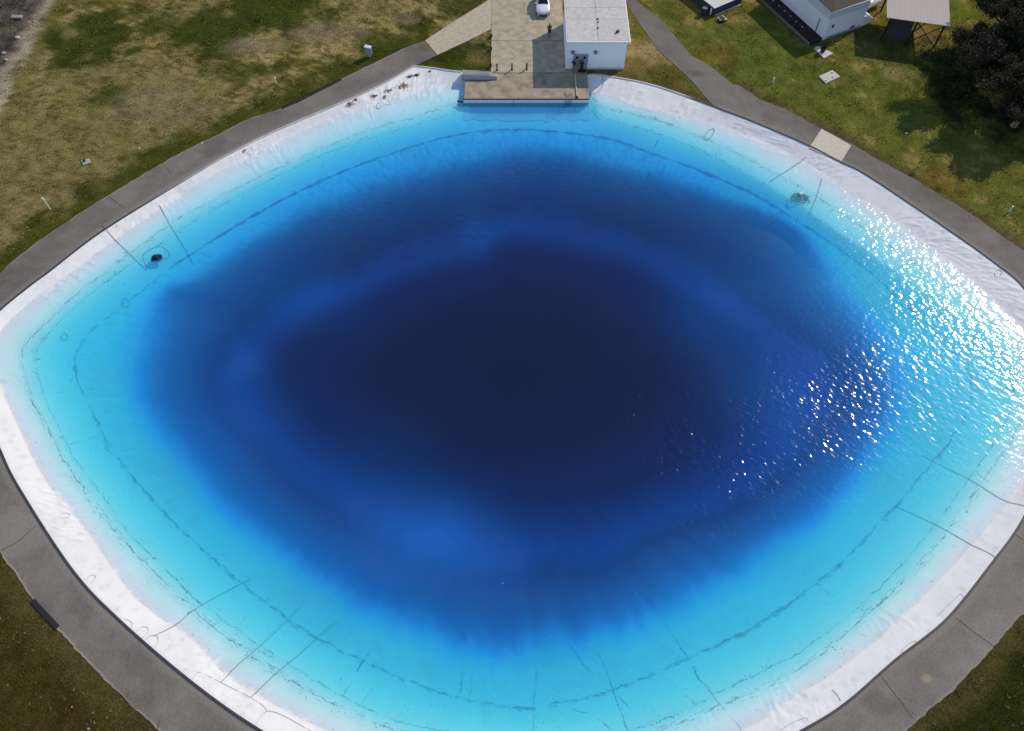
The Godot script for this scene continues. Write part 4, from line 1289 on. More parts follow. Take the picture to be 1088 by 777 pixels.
	for k in 30:
		var a2 := k * 2.4
		var up := 0.25 + 0.25 * fmod(k * 0.37, 1.0)
		var dirv := Vector3(cos(a2), 0, sin(a2))
		tri(sprig, Vector3(0, 0.6, 0) + dirv * 0.05, dirv * 0.2 + Vector3(-sin(a2) * 0.08, 0.6 + up, cos(a2) * 0.08), dirv * 0.34 + Vector3(0, 0.55 + up, 0))
	obj("leaves", done(sprig), paint(0.05, 0.02, 0.02, 0.8), pot)

func far_sheds() -> void:
	# low white-roofed tank house at the path fork
	var c := Vector3(25.61, 0.00, -91.35)
	var e := Vector3(28.39, 0.00, -93.13)
	var th := atan2(-(e.z - c.z), e.x - c.x)
	var t := thing("tank_house", "low dark-sided tank house with flat white roof and downspout near the path fork", "shed", c, th)
	var hgt := 1.05
	var dk := worn(Color(0.05, 0.055, 0.07), 0.8, 0.5, 75, 0.8)
	obj("wall", box_mesh(Vector3(2.4, hgt * 0.5, -0.06), Vector3(4.8, hgt, 0.12), 0.01), dk, t)
	obj("wall", box_mesh(Vector3(0.06, hgt * 0.5, -3.5), Vector3(0.12, hgt, 6.8), 0.01), dk, t)
	obj("wall", box_mesh(Vector3(4.74, hgt * 0.5, -3.5), Vector3(0.12, hgt, 6.8), 0.01), dk, t)
	obj("roof", box_mesh(Vector3(2.4, hgt + 0.04, -3.5), Vector3(4.7, 0.1, 7.0), 0.02), worn(Color(0.66, 0.65, 0.60), 0.88, 0.3, 76, 0.9), t)
	obj("roof_edge", box_mesh(Vector3(2.4, hgt + 0.07, 0.0), Vector3(4.75, 0.1, 0.07), 0.01), paint(0.8, 0.8, 0.78, 0.6), t)
	obj("roof_hatch", box_mesh(Vector3(2.9, hgt + 0.16, -1.3), Vector3(0.8, 0.14, 0.7), 0.02), paint(0.3, 0.31, 0.33, 0.6), t)
	obj("sill", box_mesh(Vector3(2.5, 0.06, 0.06), Vector3(4.3, 0.12, 0.12), 0.01), paint(0.6, 0.57, 0.5, 0.9), t)
	obj("downspout", tube_mesh([Vector3(-0.08, 0.1, -0.35), Vector3(-0.08, 1.0, -0.35)], 0.09, 0.09, 8), paint(0.75, 0.75, 0.73, 0.5), t)
	var drum := thing("steel_drum", "dark steel drum standing against the tank house corner", "drum", Vector3(24.53, 0.00, -91.74))
	obj("body", lathe_mesh(Vector3.ZERO, [[0.36, 0.0], [0.38, 0.02], [0.36, 0.3], [0.38, 0.32], [0.36, 0.34], [0.36, 0.6], [0.38, 0.62], [0.36, 0.64], [0.36, 0.95], [0.38, 0.97], [0.34, 0.97]], 20), paint(0.025, 0.03, 0.035, 0.5), drum)
	obj("lid", lathe_mesh(Vector3.ZERO, [[0.35, 0.93], [0.2, 0.94], [0.0, 0.94]], 20), paint(0.16, 0.17, 0.20, 0.4), drum)
	var crate := thing("junction_box", "small open black box with white corner fittings on the lawn by the tank house", "box", Vector3(26.68, 0.00, -90.45), 0.5)
	obj("body", box_mesh(Vector3(0, 0.15, 0), Vector3(0.9, 0.3, 0.75), 0.03), paint(0.016, 0.02, 0.02, 0.6), crate)
	for k in 3:
		obj("fitting", box_mesh([Vector3(-0.38, 0.34, -0.3), Vector3(0.3, 0.33, 0.33), Vector3(-0.42, 0.3, 0.1)][k], [Vector3(0.2, 0.08, 0.16), Vector3(0.42, 0.07, 0.14), Vector3(0.14, 0.1, 0.14)][k], 0.015, Basis(Vector3.UP, 0.3 * k)), paint(0.75, 0.75, 0.7, 0.6), crate)
	obj("lid_rail", box_mesh(Vector3(0.38, 0.33, -0.2), Vector3(0.09, 0.06, 0.7), 0.01), paint(0.75, 0.75, 0.7, 0.6), crate)
	# open shed on braced posts with a ribbed roof
	var hl := 3.14
	var sl := Vector3(49.00, 0.00, -85.73)
	var sr := Vector3(52.06, 0.00, -84.99)
	var along := (sr - sl).normalized()
	var yaw := atan2(-along.z, along.x)
	var s := thing("open_shed", "open shed with pale ribbed metal roof on dark cross-braced posts, beside the house", "shed", sl, yaw)
	var span := sl.distance_to(sr)
	var dark := paint(0.018, 0.014, 0.011, 0.9)
	for p in [[0.0, 0.0], [span, 0.0], [-span, 0.0], [0.0, -6.0], [span, -6.0], [-span, -6.0]]:
		obj("post", box_mesh(Vector3(p[0], hl * 0.5, p[1]), Vector3(0.18, hl, 0.18), 0.02), dark, s)
	obj("brace", tube_mesh([Vector3(0.12, hl - 0.15, 0.1), Vector3(span - 0.05, 0.25, 0.1)], 0.055, 0.055, 6), dark, s)
	obj("brace", tube_mesh([Vector3(0.05, 0.35, 0.0), Vector3(span, hl - 0.1, 0.0)], 0.055, 0.055, 6), dark, s)
	obj("beam", box_mesh(Vector3(0.0, hl + 0.06, 0.0), Vector3(span * 2.3, 0.2, 0.12), 0.02), dark, s)
	obj("side_wall", box_mesh(Vector3(-span * 0.5, hl * 0.42, -0.6), Vector3(span * 0.9, hl * 0.84, 0.08), 0.01), paint(0.045, 0.047, 0.052, 0.8), s)
	# ribbed roof
	var st := begin()
	var x := -span * 1.18
	while x < span * 1.15:
		var zf := 0.35
		for k in 4:
			var xa: float = x + [0.0, 0.13, 0.155, 0.185][k]
			var xb: float = x + [0.13, 0.155, 0.185, 0.21][k]
			var ya: float = hl + 0.18 + [0.0, 0.0, 0.022, 0.022][k]
			var yb: float = hl + 0.18 + [0.0, 0.022, 0.022, 0.0][k]
			quad(st, Vector3(xa, ya + 0.3, -7.0), Vector3(xb, yb + 0.3, -7.0), Vector3(xb, yb, zf), Vector3(xa, ya, zf))
			quad(st, Vector3(xa, ya, zf), Vector3(xb, yb, zf), Vector3(xb, yb - 0.05, zf), Vector3(xa, ya - 0.05, zf))
		x += 0.21
	obj("roof", done(st), worn(Color(0.50, 0.44, 0.40), 0.84, 0.4, 77, 0.6), s)
	# pale tank behind the house, mostly out of frame
	var tank := thing("gas_tank", "white rounded tank top showing between house and open shed", "tank", Vector3(46.37, 0.00, -93.21), 0.5)
	var ts := begin(true)
	tube(ts, [Vector3(-1.0, 0.75, 0), Vector3(-0.9, 0.75, 0), Vector3(0.9, 0.75, 0), Vector3(1.0, 0.75, 0)], 0.5, 0.5, 16)
	obj("vessel", done(ts), paint(0.78, 0.78, 0.76, 0.4), tank)
	for k in [-0.6, 0.6]:
		obj("leg", box_mesh(Vector3(k, 0.15, 0), Vector3(0.12, 0.3, 0.6), 0.01), paint(0.3, 0.3, 0.3), tank)
	obj("dome", lathe_mesh(Vector3(0, 1.22, 0), [[0.2, 0.0], [0.2, 0.14], [0.12, 0.2], [0.0, 0.21]], 14), paint(0.7, 0.7, 0.68, 0.4), tank)

# ------------------------------------------------------------------ trees and scrub

func branch(st: SurfaceTool, from: Vector3, dir: Vector3, length: float, r: float, level: int, tips: Array) -> void:
	var pts := [from]
	var d := dir
	var p := from
	var n := 5
	for i in n:
		d = (d + Vector3(rng.randfn(0, 0.16), rng.randfn(0.03, 0.10), rng.randfn(0, 0.16))).normalized()
		p += d * length / n
		pts.append(p)
	tube(st, pts, r, r * 0.45, 7 if level < 2 else 4, false)
	if level >= 3:
		for q in range(2, pts.size()):
			tips.append([pts[q], d])
		return
	var kids := 4 if level < 2 else 3
	for k in kids:
		var at: Vector3 = pts[rng.randi_range(2, n)]
		var side := Vector3(rng.randfn(0, 1), rng.randf_range(-0.15, 0.55), rng.randfn(0, 1)).normalized()
		branch(st, at, (d * 0.55 + side * 0.9).normalized(), length * rng.randf_range(0.55, 0.75), r * 0.5, level + 1, tips)
	tips.append([p, d])

func tree(label: String, at: Vector3, height: float, spread: float, sprays: int, tone: Color, seed_no: int) -> void:
	rng.seed = seed_no
	var t := thing("oak_tree", label, "tree", at, 0.0, "dark thin-leaved trees beyond the east lawn")
	var st := begin(true)
	var tips := []
	var fork := height * 0.3
	tube(st, [Vector3(0, -0.2, 0), Vector3(0.05, 0.25, 0), Vector3(0.1, fork * 0.5, 0.05), Vector3(0.05, fork, 0)], 0.42, 0.27, 10, false)
	for k in 6:
		var a := k * TAU / 6.0 + rng.randf() * 0.6
		branch(st, Vector3(0.05, fork * rng.randf_range(0.75, 1.0), 0), Vector3(cos(a) * spread, 0.75, sin(a) * spread).normalized(), height * 0.42, 0.15, 1, tips)
	obj("trunk", done(st), worn(Color(0.24, 0.21, 0.18), 0.5, 0.8, 81, 0.95), t)
	# sprays of small leaves and grey moss hung on the twigs
	var ls := begin()
	for k in 9:
		var c := Vector3(rng.randfn(0, 0.2), rng.randfn(0, 0.13), rng.randfn(0, 0.2))
		var u := Vector3(rng.randfn(0, 1), rng.randfn(0, 0.6), rng.randfn(0, 1)).normalized()
		var v := u.cross(Vector3(rng.randfn(0, 1), 1, rng.randfn(0, 1)).normalized()).normalized()
		tri(ls, c - u * 0.14, c + v * 0.07, c + u * 0.14)
		tri(ls, c - u * 0.14, c + u * 0.14, c - v * 0.07)
	var spray := done(ls)
	var mm := MultiMesh.new()
	mm.transform_format = MultiMesh.TRANSFORM_3D
	mm.use_colors = true
	mm.mesh = spray
	mm.instance_count = sprays
	for i in sprays:
		var tip: Array = tips[rng.randi_range(0, tips.size() - 1)]
		var p: Vector3 = tip[0] + Vector3(rng.randfn(0, 0.32), rng.randfn(0, 0.25), rng.randfn(0, 0.32))
		var s := rng.randf_range(0.6, 1.25)
		mm.set_instance_transform(i, Transform3D(Basis.from_euler(Vector3(rng.randf() * TAU, rng.randf() * TAU, 0)).scaled(Vector3.ONE * s), p))
		var g := rng.randf()
		var c := tone * rng.randf_range(0.55, 1.35)
		if g > 0.82:
			c = Color(0.10, 0.095, 0.08) * rng.randf_range(0.6, 1.2)
		elif g < 0.12:
			c = Color(0.05, 0.058, 0.016)
		mm.set_instance_color(i, Color(c.r, c.g, c.b))
	var crown := MultiMeshInstance3D.new()
	crown.name = "crown"
	crown.multimesh = mm
	var m := StandardMaterial3D.new()
	m.vertex_color_use_as_albedo = true
	m.roughness = 0.9
	m.metallic_specular = 0.2
	m.cull_mode = BaseMaterial3D.CULL_DISABLED
	crown.material_override = m
	crown.set_meta("kind", "stuff")
	t.add_child(crown)

func trees() -> void:
	var dusk := Color(0.056, 0.047, 0.026)
	tree("large dark grey-leaved oak nearest the open shed, its shade lying over the lawn", Vector3(55.2, 0, -78.2), 8.0, 1.2, 10000, dusk, 101)
	tree("dark oak with bare pale twigs, nearest the east bank's path", Vector3(57.2, 0, -71.0), 7.4, 1.2, 9500, dusk * 0.9, 102)
	tree("dark oak farthest from the pond, behind the large oak", Vector3(60.5, 0, -86.0), 8.8, 1.1, 6600, dusk * 1.05, 103)
	tree("dark oak in the middle of the clump, between the others", Vector3(63.0, 0, -76.0), 8.6, 1.0, 6000, dusk, 104)
	# low bushes in their shade
	var k := 0
	for q in [Vector3(52.76, 0.00, -83.00), Vector3(50.79, 0.00, -83.36), Vector3(53.00, 0.00, -77.28), Vector3(51.95, 0.00, -80.18), Vector3(54.33, 0.00, -75.12)]:
		rng.seed = 200 + k
		var b := thing("bush", ["low green bush beside the shed's braced post", "low olive bush under the shed's cross brace", "dark low bush in the shade of the large oak", "spreading low bush between shed and oak", "small dark bush at the sunlit edge of the oaks' shade"][k], "bush", q, 0.0, "low bushes under the oaks")
		var st := begin()
		for e in 500:
			var c := Vector3(rng.randfn(0, 0.75), 0, rng.randfn(0, 0.65))
			c.y = absf(rng.randfn(0, 0.35)) + 0.1
			var u := Vector3(rng.randfn(0, 1), rng.randfn(0, 0.7), rng.randfn(0, 1)).normalized() * rng.randf_range(0.07, 0.16)
			var v := u.cross(Vector3(rng.randfn(0, 1), 1, rng.randfn(0, 1)).normalized()) * 0.5
			tri(st, c - u, c + v, c + u)
			tri(st, c - u, c + u, c - v)
		var fol := obj("foliage", done(st), paint(0.045, 0.062, 0.017, 0.9) if k != 1 else paint(0.08, 0.075, 0.03, 0.9), b)
		fol.set_meta("kind", "stuff")
		var ss := begin()
		for e in 6:
			var a := e * 1.05
			tube(ss, [Vector3.ZERO, Vector3(cos(a) * 0.35, 0.35, sin(a) * 0.3), Vector3(cos(a) * 0.8, 0.55, sin(a) * 0.7)], 0.03, 0.01, 5)
		obj("stem", done(ss), paint(0.07, 0.055, 0.04), b)
		k += 1
	scrub()

func scrub() -> void:
	# dead brush on the waste ground past the field's corner bank
	rng.seed = 300
	var st := begin()
	for e in 24:
		var a := rng.randf() * TAU
		var up := rng.randf_range(0.3, 1.0)
		var l := rng.randf_range(0.4, 1.0)
		tube(st, [Vector3(cos(a), 0, sin(a)) * 0.05, Vector3(cos(a) * l * 0.5, up * 0.6, sin(a) * l * 0.5), Vector3(cos(a + 0.4) * l, up, sin(a + 0.4) * l)], 0.016, 0.006, 3, false)
	for e in 60:
		var c := Vector3(rng.randfn(0, 0.5), rng.randf_range(0.05, 0.6), rng.randfn(0, 0.5))
		var u := Vector3(rng.randfn(0, 1), rng.randfn(0, 0.6), rng.randfn(0, 1)).normalized() * 0.11
		var v := u.cross(Vector3.UP) * 0.5
		tri(st, c - u, c + v, c + u)
	var mm := MultiMesh.new()
	mm.transform_format = MultiMesh.TRANSFORM_3D
	mm.use_colors = true
	mm.mesh = done(st)
	var where: Array[Transform3D] = []
	while where.size() < 420:
		var p := Vector2(rng.randf_range(-76, -60), rng.randf_range(-108, -72))
		var bank := -60.3 - p.x
		if bank < 1.4 or bank > 16.0:
			continue
		var s := rng.randf_range(0.5, 1.3)
		where.append(Transform3D(Basis(Vector3.UP, rng.randf() * TAU).scaled(Vector3(s, s * rng.randf_range(0.5, 1.1), s)), Vector3(p.x, 0, p.y)))
	mm.instance_count = where.size()
	for i in where.size():
		mm.set_instance_transform(i, where[i])
		var g := rng.randf_range(0.06, 0.17)
		mm.set_instance_color(i, Color(g, g * 0.88, g * 0.72))
	var o := MultiMeshInstance3D.new()
	o.name = "dead_brush"
	o.multimesh = mm
	var m := StandardMaterial3D.new()
	m.vertex_color_use_as_albedo = true
	m.roughness = 1.0
	m.cull_mode = BaseMaterial3D.CULL_DISABLED
	o.material_override = m
	o.set_meta("kind", "stuff")
	o.set_meta("label", "tangled dead brush on the waste ground past the field's corner bank")
	o.set_meta("category", "brush")
	add_child(o)
	var board := thing("board", "pale weathered board lying in the dead brush", "board", Vector3(-62.94, 0.25, -90.87), 0.1)
	obj("panel", box_mesh(Vector3(0, 0.1, 0), Vector3(1.3, 0.05, 0.55), 0.01, Basis(Vector3.FORWARD, 0.1)), worn(Color(0.33, 0.33, 0.33), 0.7, 1.0, 83, 0.9), board)
	obj("batten", box_mesh(Vector3(-0.4, 0.16, 0), Vector3(0.08, 0.05, 0.5), 0.01, Basis(Vector3.FORWARD, 0.1)), paint(0.2, 0.19, 0.18), board)
	var kk := 0
	for q in [Vector3(-61.65, 0.00, -86.93), Vector3(-62.38, 0.00, -83.90), Vector3(-61.72, 0.00, -82.64)]:
		var rock := obj("stone", rock_mesh(0.28 - 0.04 * kk, 401 + kk), worn(Color(0.55, 0.53, 0.5), 0.7, 1.5, 84, 0.9))
		rock.position = q
		tag(rock, ["white stone in the brush below the weathered board", "paler of two close stones in the dead brush", "lower of two close stones in the dead brush"][kk], "stone", "white stones in the dead brush")
		kk += 1

func rock_mesh(r: float, seed_no: int) -> ArrayMesh:
	var n := FastNoiseLite.new()
	n.seed = seed_no
	n.frequency = 0.9
	var st := begin()
	var rows := 7
	var segs := 10
	var v := []
	for j in rows + 1:
		for i in segs:
			var a := TAU * i / segs
			var b := PI * j / rows
			var d := Vector3(sin(b) * cos(a), cos(b), sin(b) * sin(a))
			v.append(d * Vector3(1.2, 0.7, 0.95) * r * (1.0 + 0.5 * n.get_noise_3dv(d)) + Vector3(0, r * 0.4, 0))
	for j in rows:
		for i in segs:
			var k := (i + 1) % segs
			quad(st, v[j * segs + i], v[j * segs + k], v[(j + 1) * segs + k], v[(j + 1) * segs + i])
	return done(st)

# ------------------------------------------------------------------ car

func car() -> void:
	var t := thing("parked_car", "white hatchback parked nose to the pond at the top of the drive", "car", Vector3(3.96, 0.1, -90.95))
	# body: sections from the nose (z = 0) to the tail (z = -4.25): [z, half width, sill, belt height, bonnet/roof height, roof half width]
	var sec := [[0.0, 0.52, 0.26, 0.52, 0.56, 0.44], [-0.1, 0.70, 0.22, 0.62, 0.66, 0.58], [-0.35, 0.82, 0.2, 0.72, 0.78, 0.66], [-0.75, 0.86, 0.2, 0.80, 0.88, 0.70], [-1.15, 0.87, 0.2, 0.86, 0.96, 0.72], [-1.3, 0.87, 0.2, 0.88, 1.0, 0.70], [-2.0, 0.87, 0.2, 0.92, 1.42, 0.56], [-2.6, 0.87, 0.2, 0.93, 1.48, 0.56], [-3.3, 0.86, 0.2, 0.95, 1.45, 0.55], [-3.8, 0.84, 0.22, 0.97, 1.28, 0.55], [-4.1, 0.8, 0.26, 0.92, 1.0, 0.6], [-4.25, 0.7, 0.3, 0.8, 0.86, 0.58]]
	var st := begin(true)
	var ring := []
	for s in sec:
		var z: float = s[0]
		var half := [Vector3(0, s[2], z), Vector3(s[1] * 0.86, s[2], z), Vector3(s[1], s[2] + 0.12, z), Vector3(s[1] * 1.01, (s[2] + s[3]) * 0.5, z), Vector3(s[1] * 0.97, s[3], z), Vector3(s[5] + 0.05, s[4] - 0.06, z), Vector3(s[5] - 0.06, s[4], z), Vector3(s[5] * 0.45, s[4] + 0.03, z), Vector3(0, s[4] + 0.04, z)]
		var full := []
		for p in half:
			full.append(p)
		for k in range(half.size() - 2, 0, -1):
			full.append(Vector3(-half[k].x, half[k].y, z))
		ring.append(full)
	var m: int = ring[0].size()
	for i in ring.size() - 1:
		for k in m:
			var l := (k + 1) % m
			quad(st, ring[i][k], ring[i][l], ring[i + 1][l], ring[i + 1][k])
	for k in range(1, m - 1):
		tri(st, ring[0][0], ring[0][k + 1], ring[0][k])
		tri(st, ring[-1][0], ring[-1][k], ring[-1][k + 1])
	var white := paint(0.80, 0.81, 0.82, 0.25)
	white.clearcoat_enabled = true
	white.clearcoat = 0.6
	white.clearcoat_roughness = 0.08
	obj("body", done(st), white, t)
	var glass := paint(0.012, 0.014, 0.017, 0.08)
	st = begin()
	quad(st, Vector3(-0.66, 1.03, -1.32), Vector3(-0.53, 1.44, -1.98), Vector3(0.53, 1.44, -1.98), Vector3(0.66, 1.03, -1.32))
	quad(st, Vector3(-0.53, 1.46, -1.98), Vector3(0.53, 1.46, -1.98), Vector3(0.66, 1.05, -1.32), Vector3(-0.66, 1.05, -1.32))
	obj("windscreen", done(st), glass, t)
	for s in [-1.0, 1.0]:
		st = begin()
		quad(st, Vector3(0.80 * s, 0.98, -1.55), Vector3(0.64 * s, 1.36, -2.02), Vector3(0.64 * s, 1.4, -3.3), Vector3(0.83 * s, 1.0, -3.6))
		obj("side_window", done(st), glass, t)
		var lamp := obj("headlight", box_mesh(Vector3(0.62 * s, 0.64, -0.17), Vector3(0.3, 0.13, 0.34), 0.05, Basis(Vector3.UP, -0.5 * s)), paint(0.35, 0.38, 0.42, 0.1), t)
		obj("lens_rim", box_mesh(Vector3(0.64 * s, 0.56, -0.12), Vector3(0.28, 0.03, 0.3), 0.01, Basis(Vector3.UP, -0.5 * s)), paint(0.02, 0.02, 0.02, 0.4), lamp)
		obj("mirror", box_mesh(Vector3(0.97 * s, 1.0, -1.55), Vector3(0.2, 0.14, 0.12), 0.04), white, t)
		for z in [-0.78, -3.4]:
			var wst := begin(true)
			tube(wst, [Vector3(0.68 * s, 0.31, z), Vector3(0.89 * s, 0.31, z)], 0.31, 0.31, 18)
			var wheel := obj("wheel", done(wst), paint(0.015, 0.015, 0.015, 0.9), t)
			wst = begin(true)
			tube(wst, [Vector3(0.885 * s, 0.31, z), Vector3(0.9 * s, 0.31, z)], 0.2, 0.18, 14)
			obj("rim", done(wst), paint(0.4, 0.4, 0.41, 0.3, 0.8), wheel)
	obj("grille", box_mesh(Vector3(0, 0.42, 0.0), Vector3(0.95, 0.2, 0.06), 0.03), paint(0.012, 0.012, 0.012, 0.4), t)
	obj("bumper_lip", box_mesh(Vector3(0, 0.25, -0.06), Vector3(1.25, 0.08, 0.16), 0.03), paint(0.02, 0.02, 0.02, 0.6), t)
	obj("number_plate", box_mesh(Vector3(0, 0.52, 0.035), Vector3(0.42, 0.1, 0.015), 0.004), paint(0.6, 0.6, 0.58, 0.5), t)
	obj("wiper", box_mesh(Vector3(0.15, 1.07, -1.33), Vector3(0.9, 0.02, 0.03), 0.005), paint(0.01, 0.01, 0.01), t)
	obj("bonnet_seam", box_mesh(Vector3(0, 0.755, -0.255), Vector3(1.1, 0.012, 0.02), 0.003), paint(0.1, 0.1, 0.1), t)

# ------------------------------------------------------------------ people

# bones: [from, to, radius at from, radius at to]; the skin is where their blended field crosses
func skin_mesh(bones: Array, cell: float, k := 55.0) -> ArrayMesh:
	var lo := Vector3.ONE * 99.0
	var hi := -lo
	for b in bones:
		var r := maxf(b[2], b[3]) + cell * 3.0
		lo = lo.min(b[0] - Vector3.ONE * r).min(b[1] - Vector3.ONE * r)
		hi = hi.max(b[0] + Vector3.ONE * r).max(b[1] + Vector3.ONE * r)
	var n := Vector3i(((hi - lo) / cell).ceil()) + Vector3i.ONE * 2
	var f := PackedFloat32Array()
	f.resize(n.x * n.y * n.z)
	for b in bones:
		var pa: Vector3 = b[0]
		var ab: Vector3 = b[1] - pa
		var len2 := maxf(ab.length_squared(), 1e-9)
		var r := maxf(b[2], b[3]) + cell * 2.5
		var i0 := Vector3i(((pa.min(b[1]) - Vector3.ONE * r - lo) / cell).floor()).clamp(Vector3i.ZERO, n - Vector3i.ONE)
		var i1 := Vector3i(((pa.max(b[1]) + Vector3.ONE * r - lo) / cell).ceil()).clamp(Vector3i.ZERO, n - Vector3i.ONE)
		for z in range(i0.z, i1.z + 1):
			for y in range(i0.y, i1.y + 1):
				var row := (z * n.y + y) * n.x
				for x in range(i0.x, i1.x + 1):
					var p := lo + Vector3(x, y, z) * cell - pa
					var s := clampf(p.dot(ab) / len2, 0.0, 1.0)
					var d: float = (p - ab * s).length() - lerpf(b[2], b[3], s)
					if d < cell * 2.6:
						f[row + x] += exp(-k * d)
	var id := PackedInt32Array()
	id.resize(f.size())
	id.fill(-1)
	var pos := PackedVector3Array()
	var step := [1, n.x, n.x * n.y]
	for z in n.z - 1:
		for y in n.y - 1:
			for x in n.x - 1:
				var o := (z * n.y + y) * n.x + x
				var mask := 0
				for c in 8:
					if f[o + (c & 1) + ((c >> 1) & 1) * step[1] + (c >> 2) * step[2]] > 1.0:
						mask |= 1 << c
				if mask == 0 or mask == 255:
					continue
				var sum := Vector3.ZERO
				var cnt := 0
				for c in 8:
					for ax in 3:
						if c & (1 << ax):
							continue
						var e := c | (1 << ax)
						if ((mask >> c) & 1) == ((mask >> e) & 1):
							continue
						var va := -log(maxf(f[o + (c & 1) + ((c >> 1) & 1) * step[1] + (c >> 2) * step[2]], 1e-4)) / k
						var vb := -log(maxf(f[o + (e & 1) + ((e >> 1) & 1) * step[1] + (e >> 2) * step[2]], 1e-4)) / k
						var q := Vector3(c & 1, (c >> 1) & 1, c >> 2)
						q[ax] += va / (va - vb)
						sum += q
						cnt += 1
				id[o] = pos.size()
				pos.append(lo + (Vector3(x, y, z) + sum / cnt) * cell)
	var index := PackedInt32Array()
	var nrm := PackedVector3Array()
	nrm.resize(pos.size())
	for z in range(1, n.z - 1):
		for y in range(1, n.y - 1):
			for x in range(1, n.x - 1):
				var o := (z * n.y + y) * n.x + x
				var a_in := f[o] > 1.0
				for ax in 3:
					if (f[o + step[ax]] > 1.0) == a_in:
						continue
					var u: int = step[(ax + 1) % 3]
					var v: int = step[(ax + 2) % 3]
					var q := [id[o], id[o - u], id[o - u - v], id[o - v]]
					if q[0] < 0 or q[1] < 0 or q[2] < 0 or q[3] < 0:
						continue
					if a_in:
						q.reverse()
					for t in [[q[0], q[1], q[2]], [q[0], q[2], q[3]]]:
						var nn := (pos[t[2]] - pos[t[0]]).cross(pos[t[1]] - pos[t[0]])
						for e in t:
							nrm[e] += nn
						index.append_array(t)
	for i in nrm.size():
		nrm[i] = nrm[i].normalized()
	return mesh_of(pos, nrm, PackedColorArray(), PackedVector2Array(), index)

func grown(bones: Array, by: float) -> Array:
	var out := []
	for b in bones:
		out.append([b[0], b[1], b[2] + by, b[3] + by])
	return out

func hand(out: Array, wrist: Vector3, dir: Vector3, palm: Vector3, side: float) -> void:
	# palm, four bent fingers and a thumb leaving the palm's side
	var across := dir.cross(palm).normalized() * side
	var knuckle := wrist + dir * 0.085
	out.append([wrist, wrist + dir * 0.02, 0.026, 0.026])
	for k in 4:
		var off := across * (0.030 - 0.020 * k)
		var base := knuckle + off
		out.append([wrist + off * 0.6 + dir * 0.015, base, 0.014, 0.012])
		var l: float = [0.036, 0.042, 0.039, 0.030][k]
		var d1 := (dir + palm * (0.25 + 0.1 * k)).normalized()
		var d2 := (dir + palm * (0.8 + 0.1 * k)).normalized()
		out.append([base, base + d1 * l, 0.0095, 0.0088])
		out.append([base + d1 * l, base + d1 * l + d2 * l * 0.95, 0.0088, 0.0075])
	var tb := wrist + dir * 0.028 + across * 0.026
	var td := (dir * 0.7 + across * 0.7 + palm * 0.3).normalized()
	out.append([tb, tb + td * 0.04, 0.013, 0.011])
	out.append([tb + td * 0.04, tb + td * 0.04 + (td + palm * 0.4 + dir * 0.3).normalized() * 0.03, 0.011, 0.009])

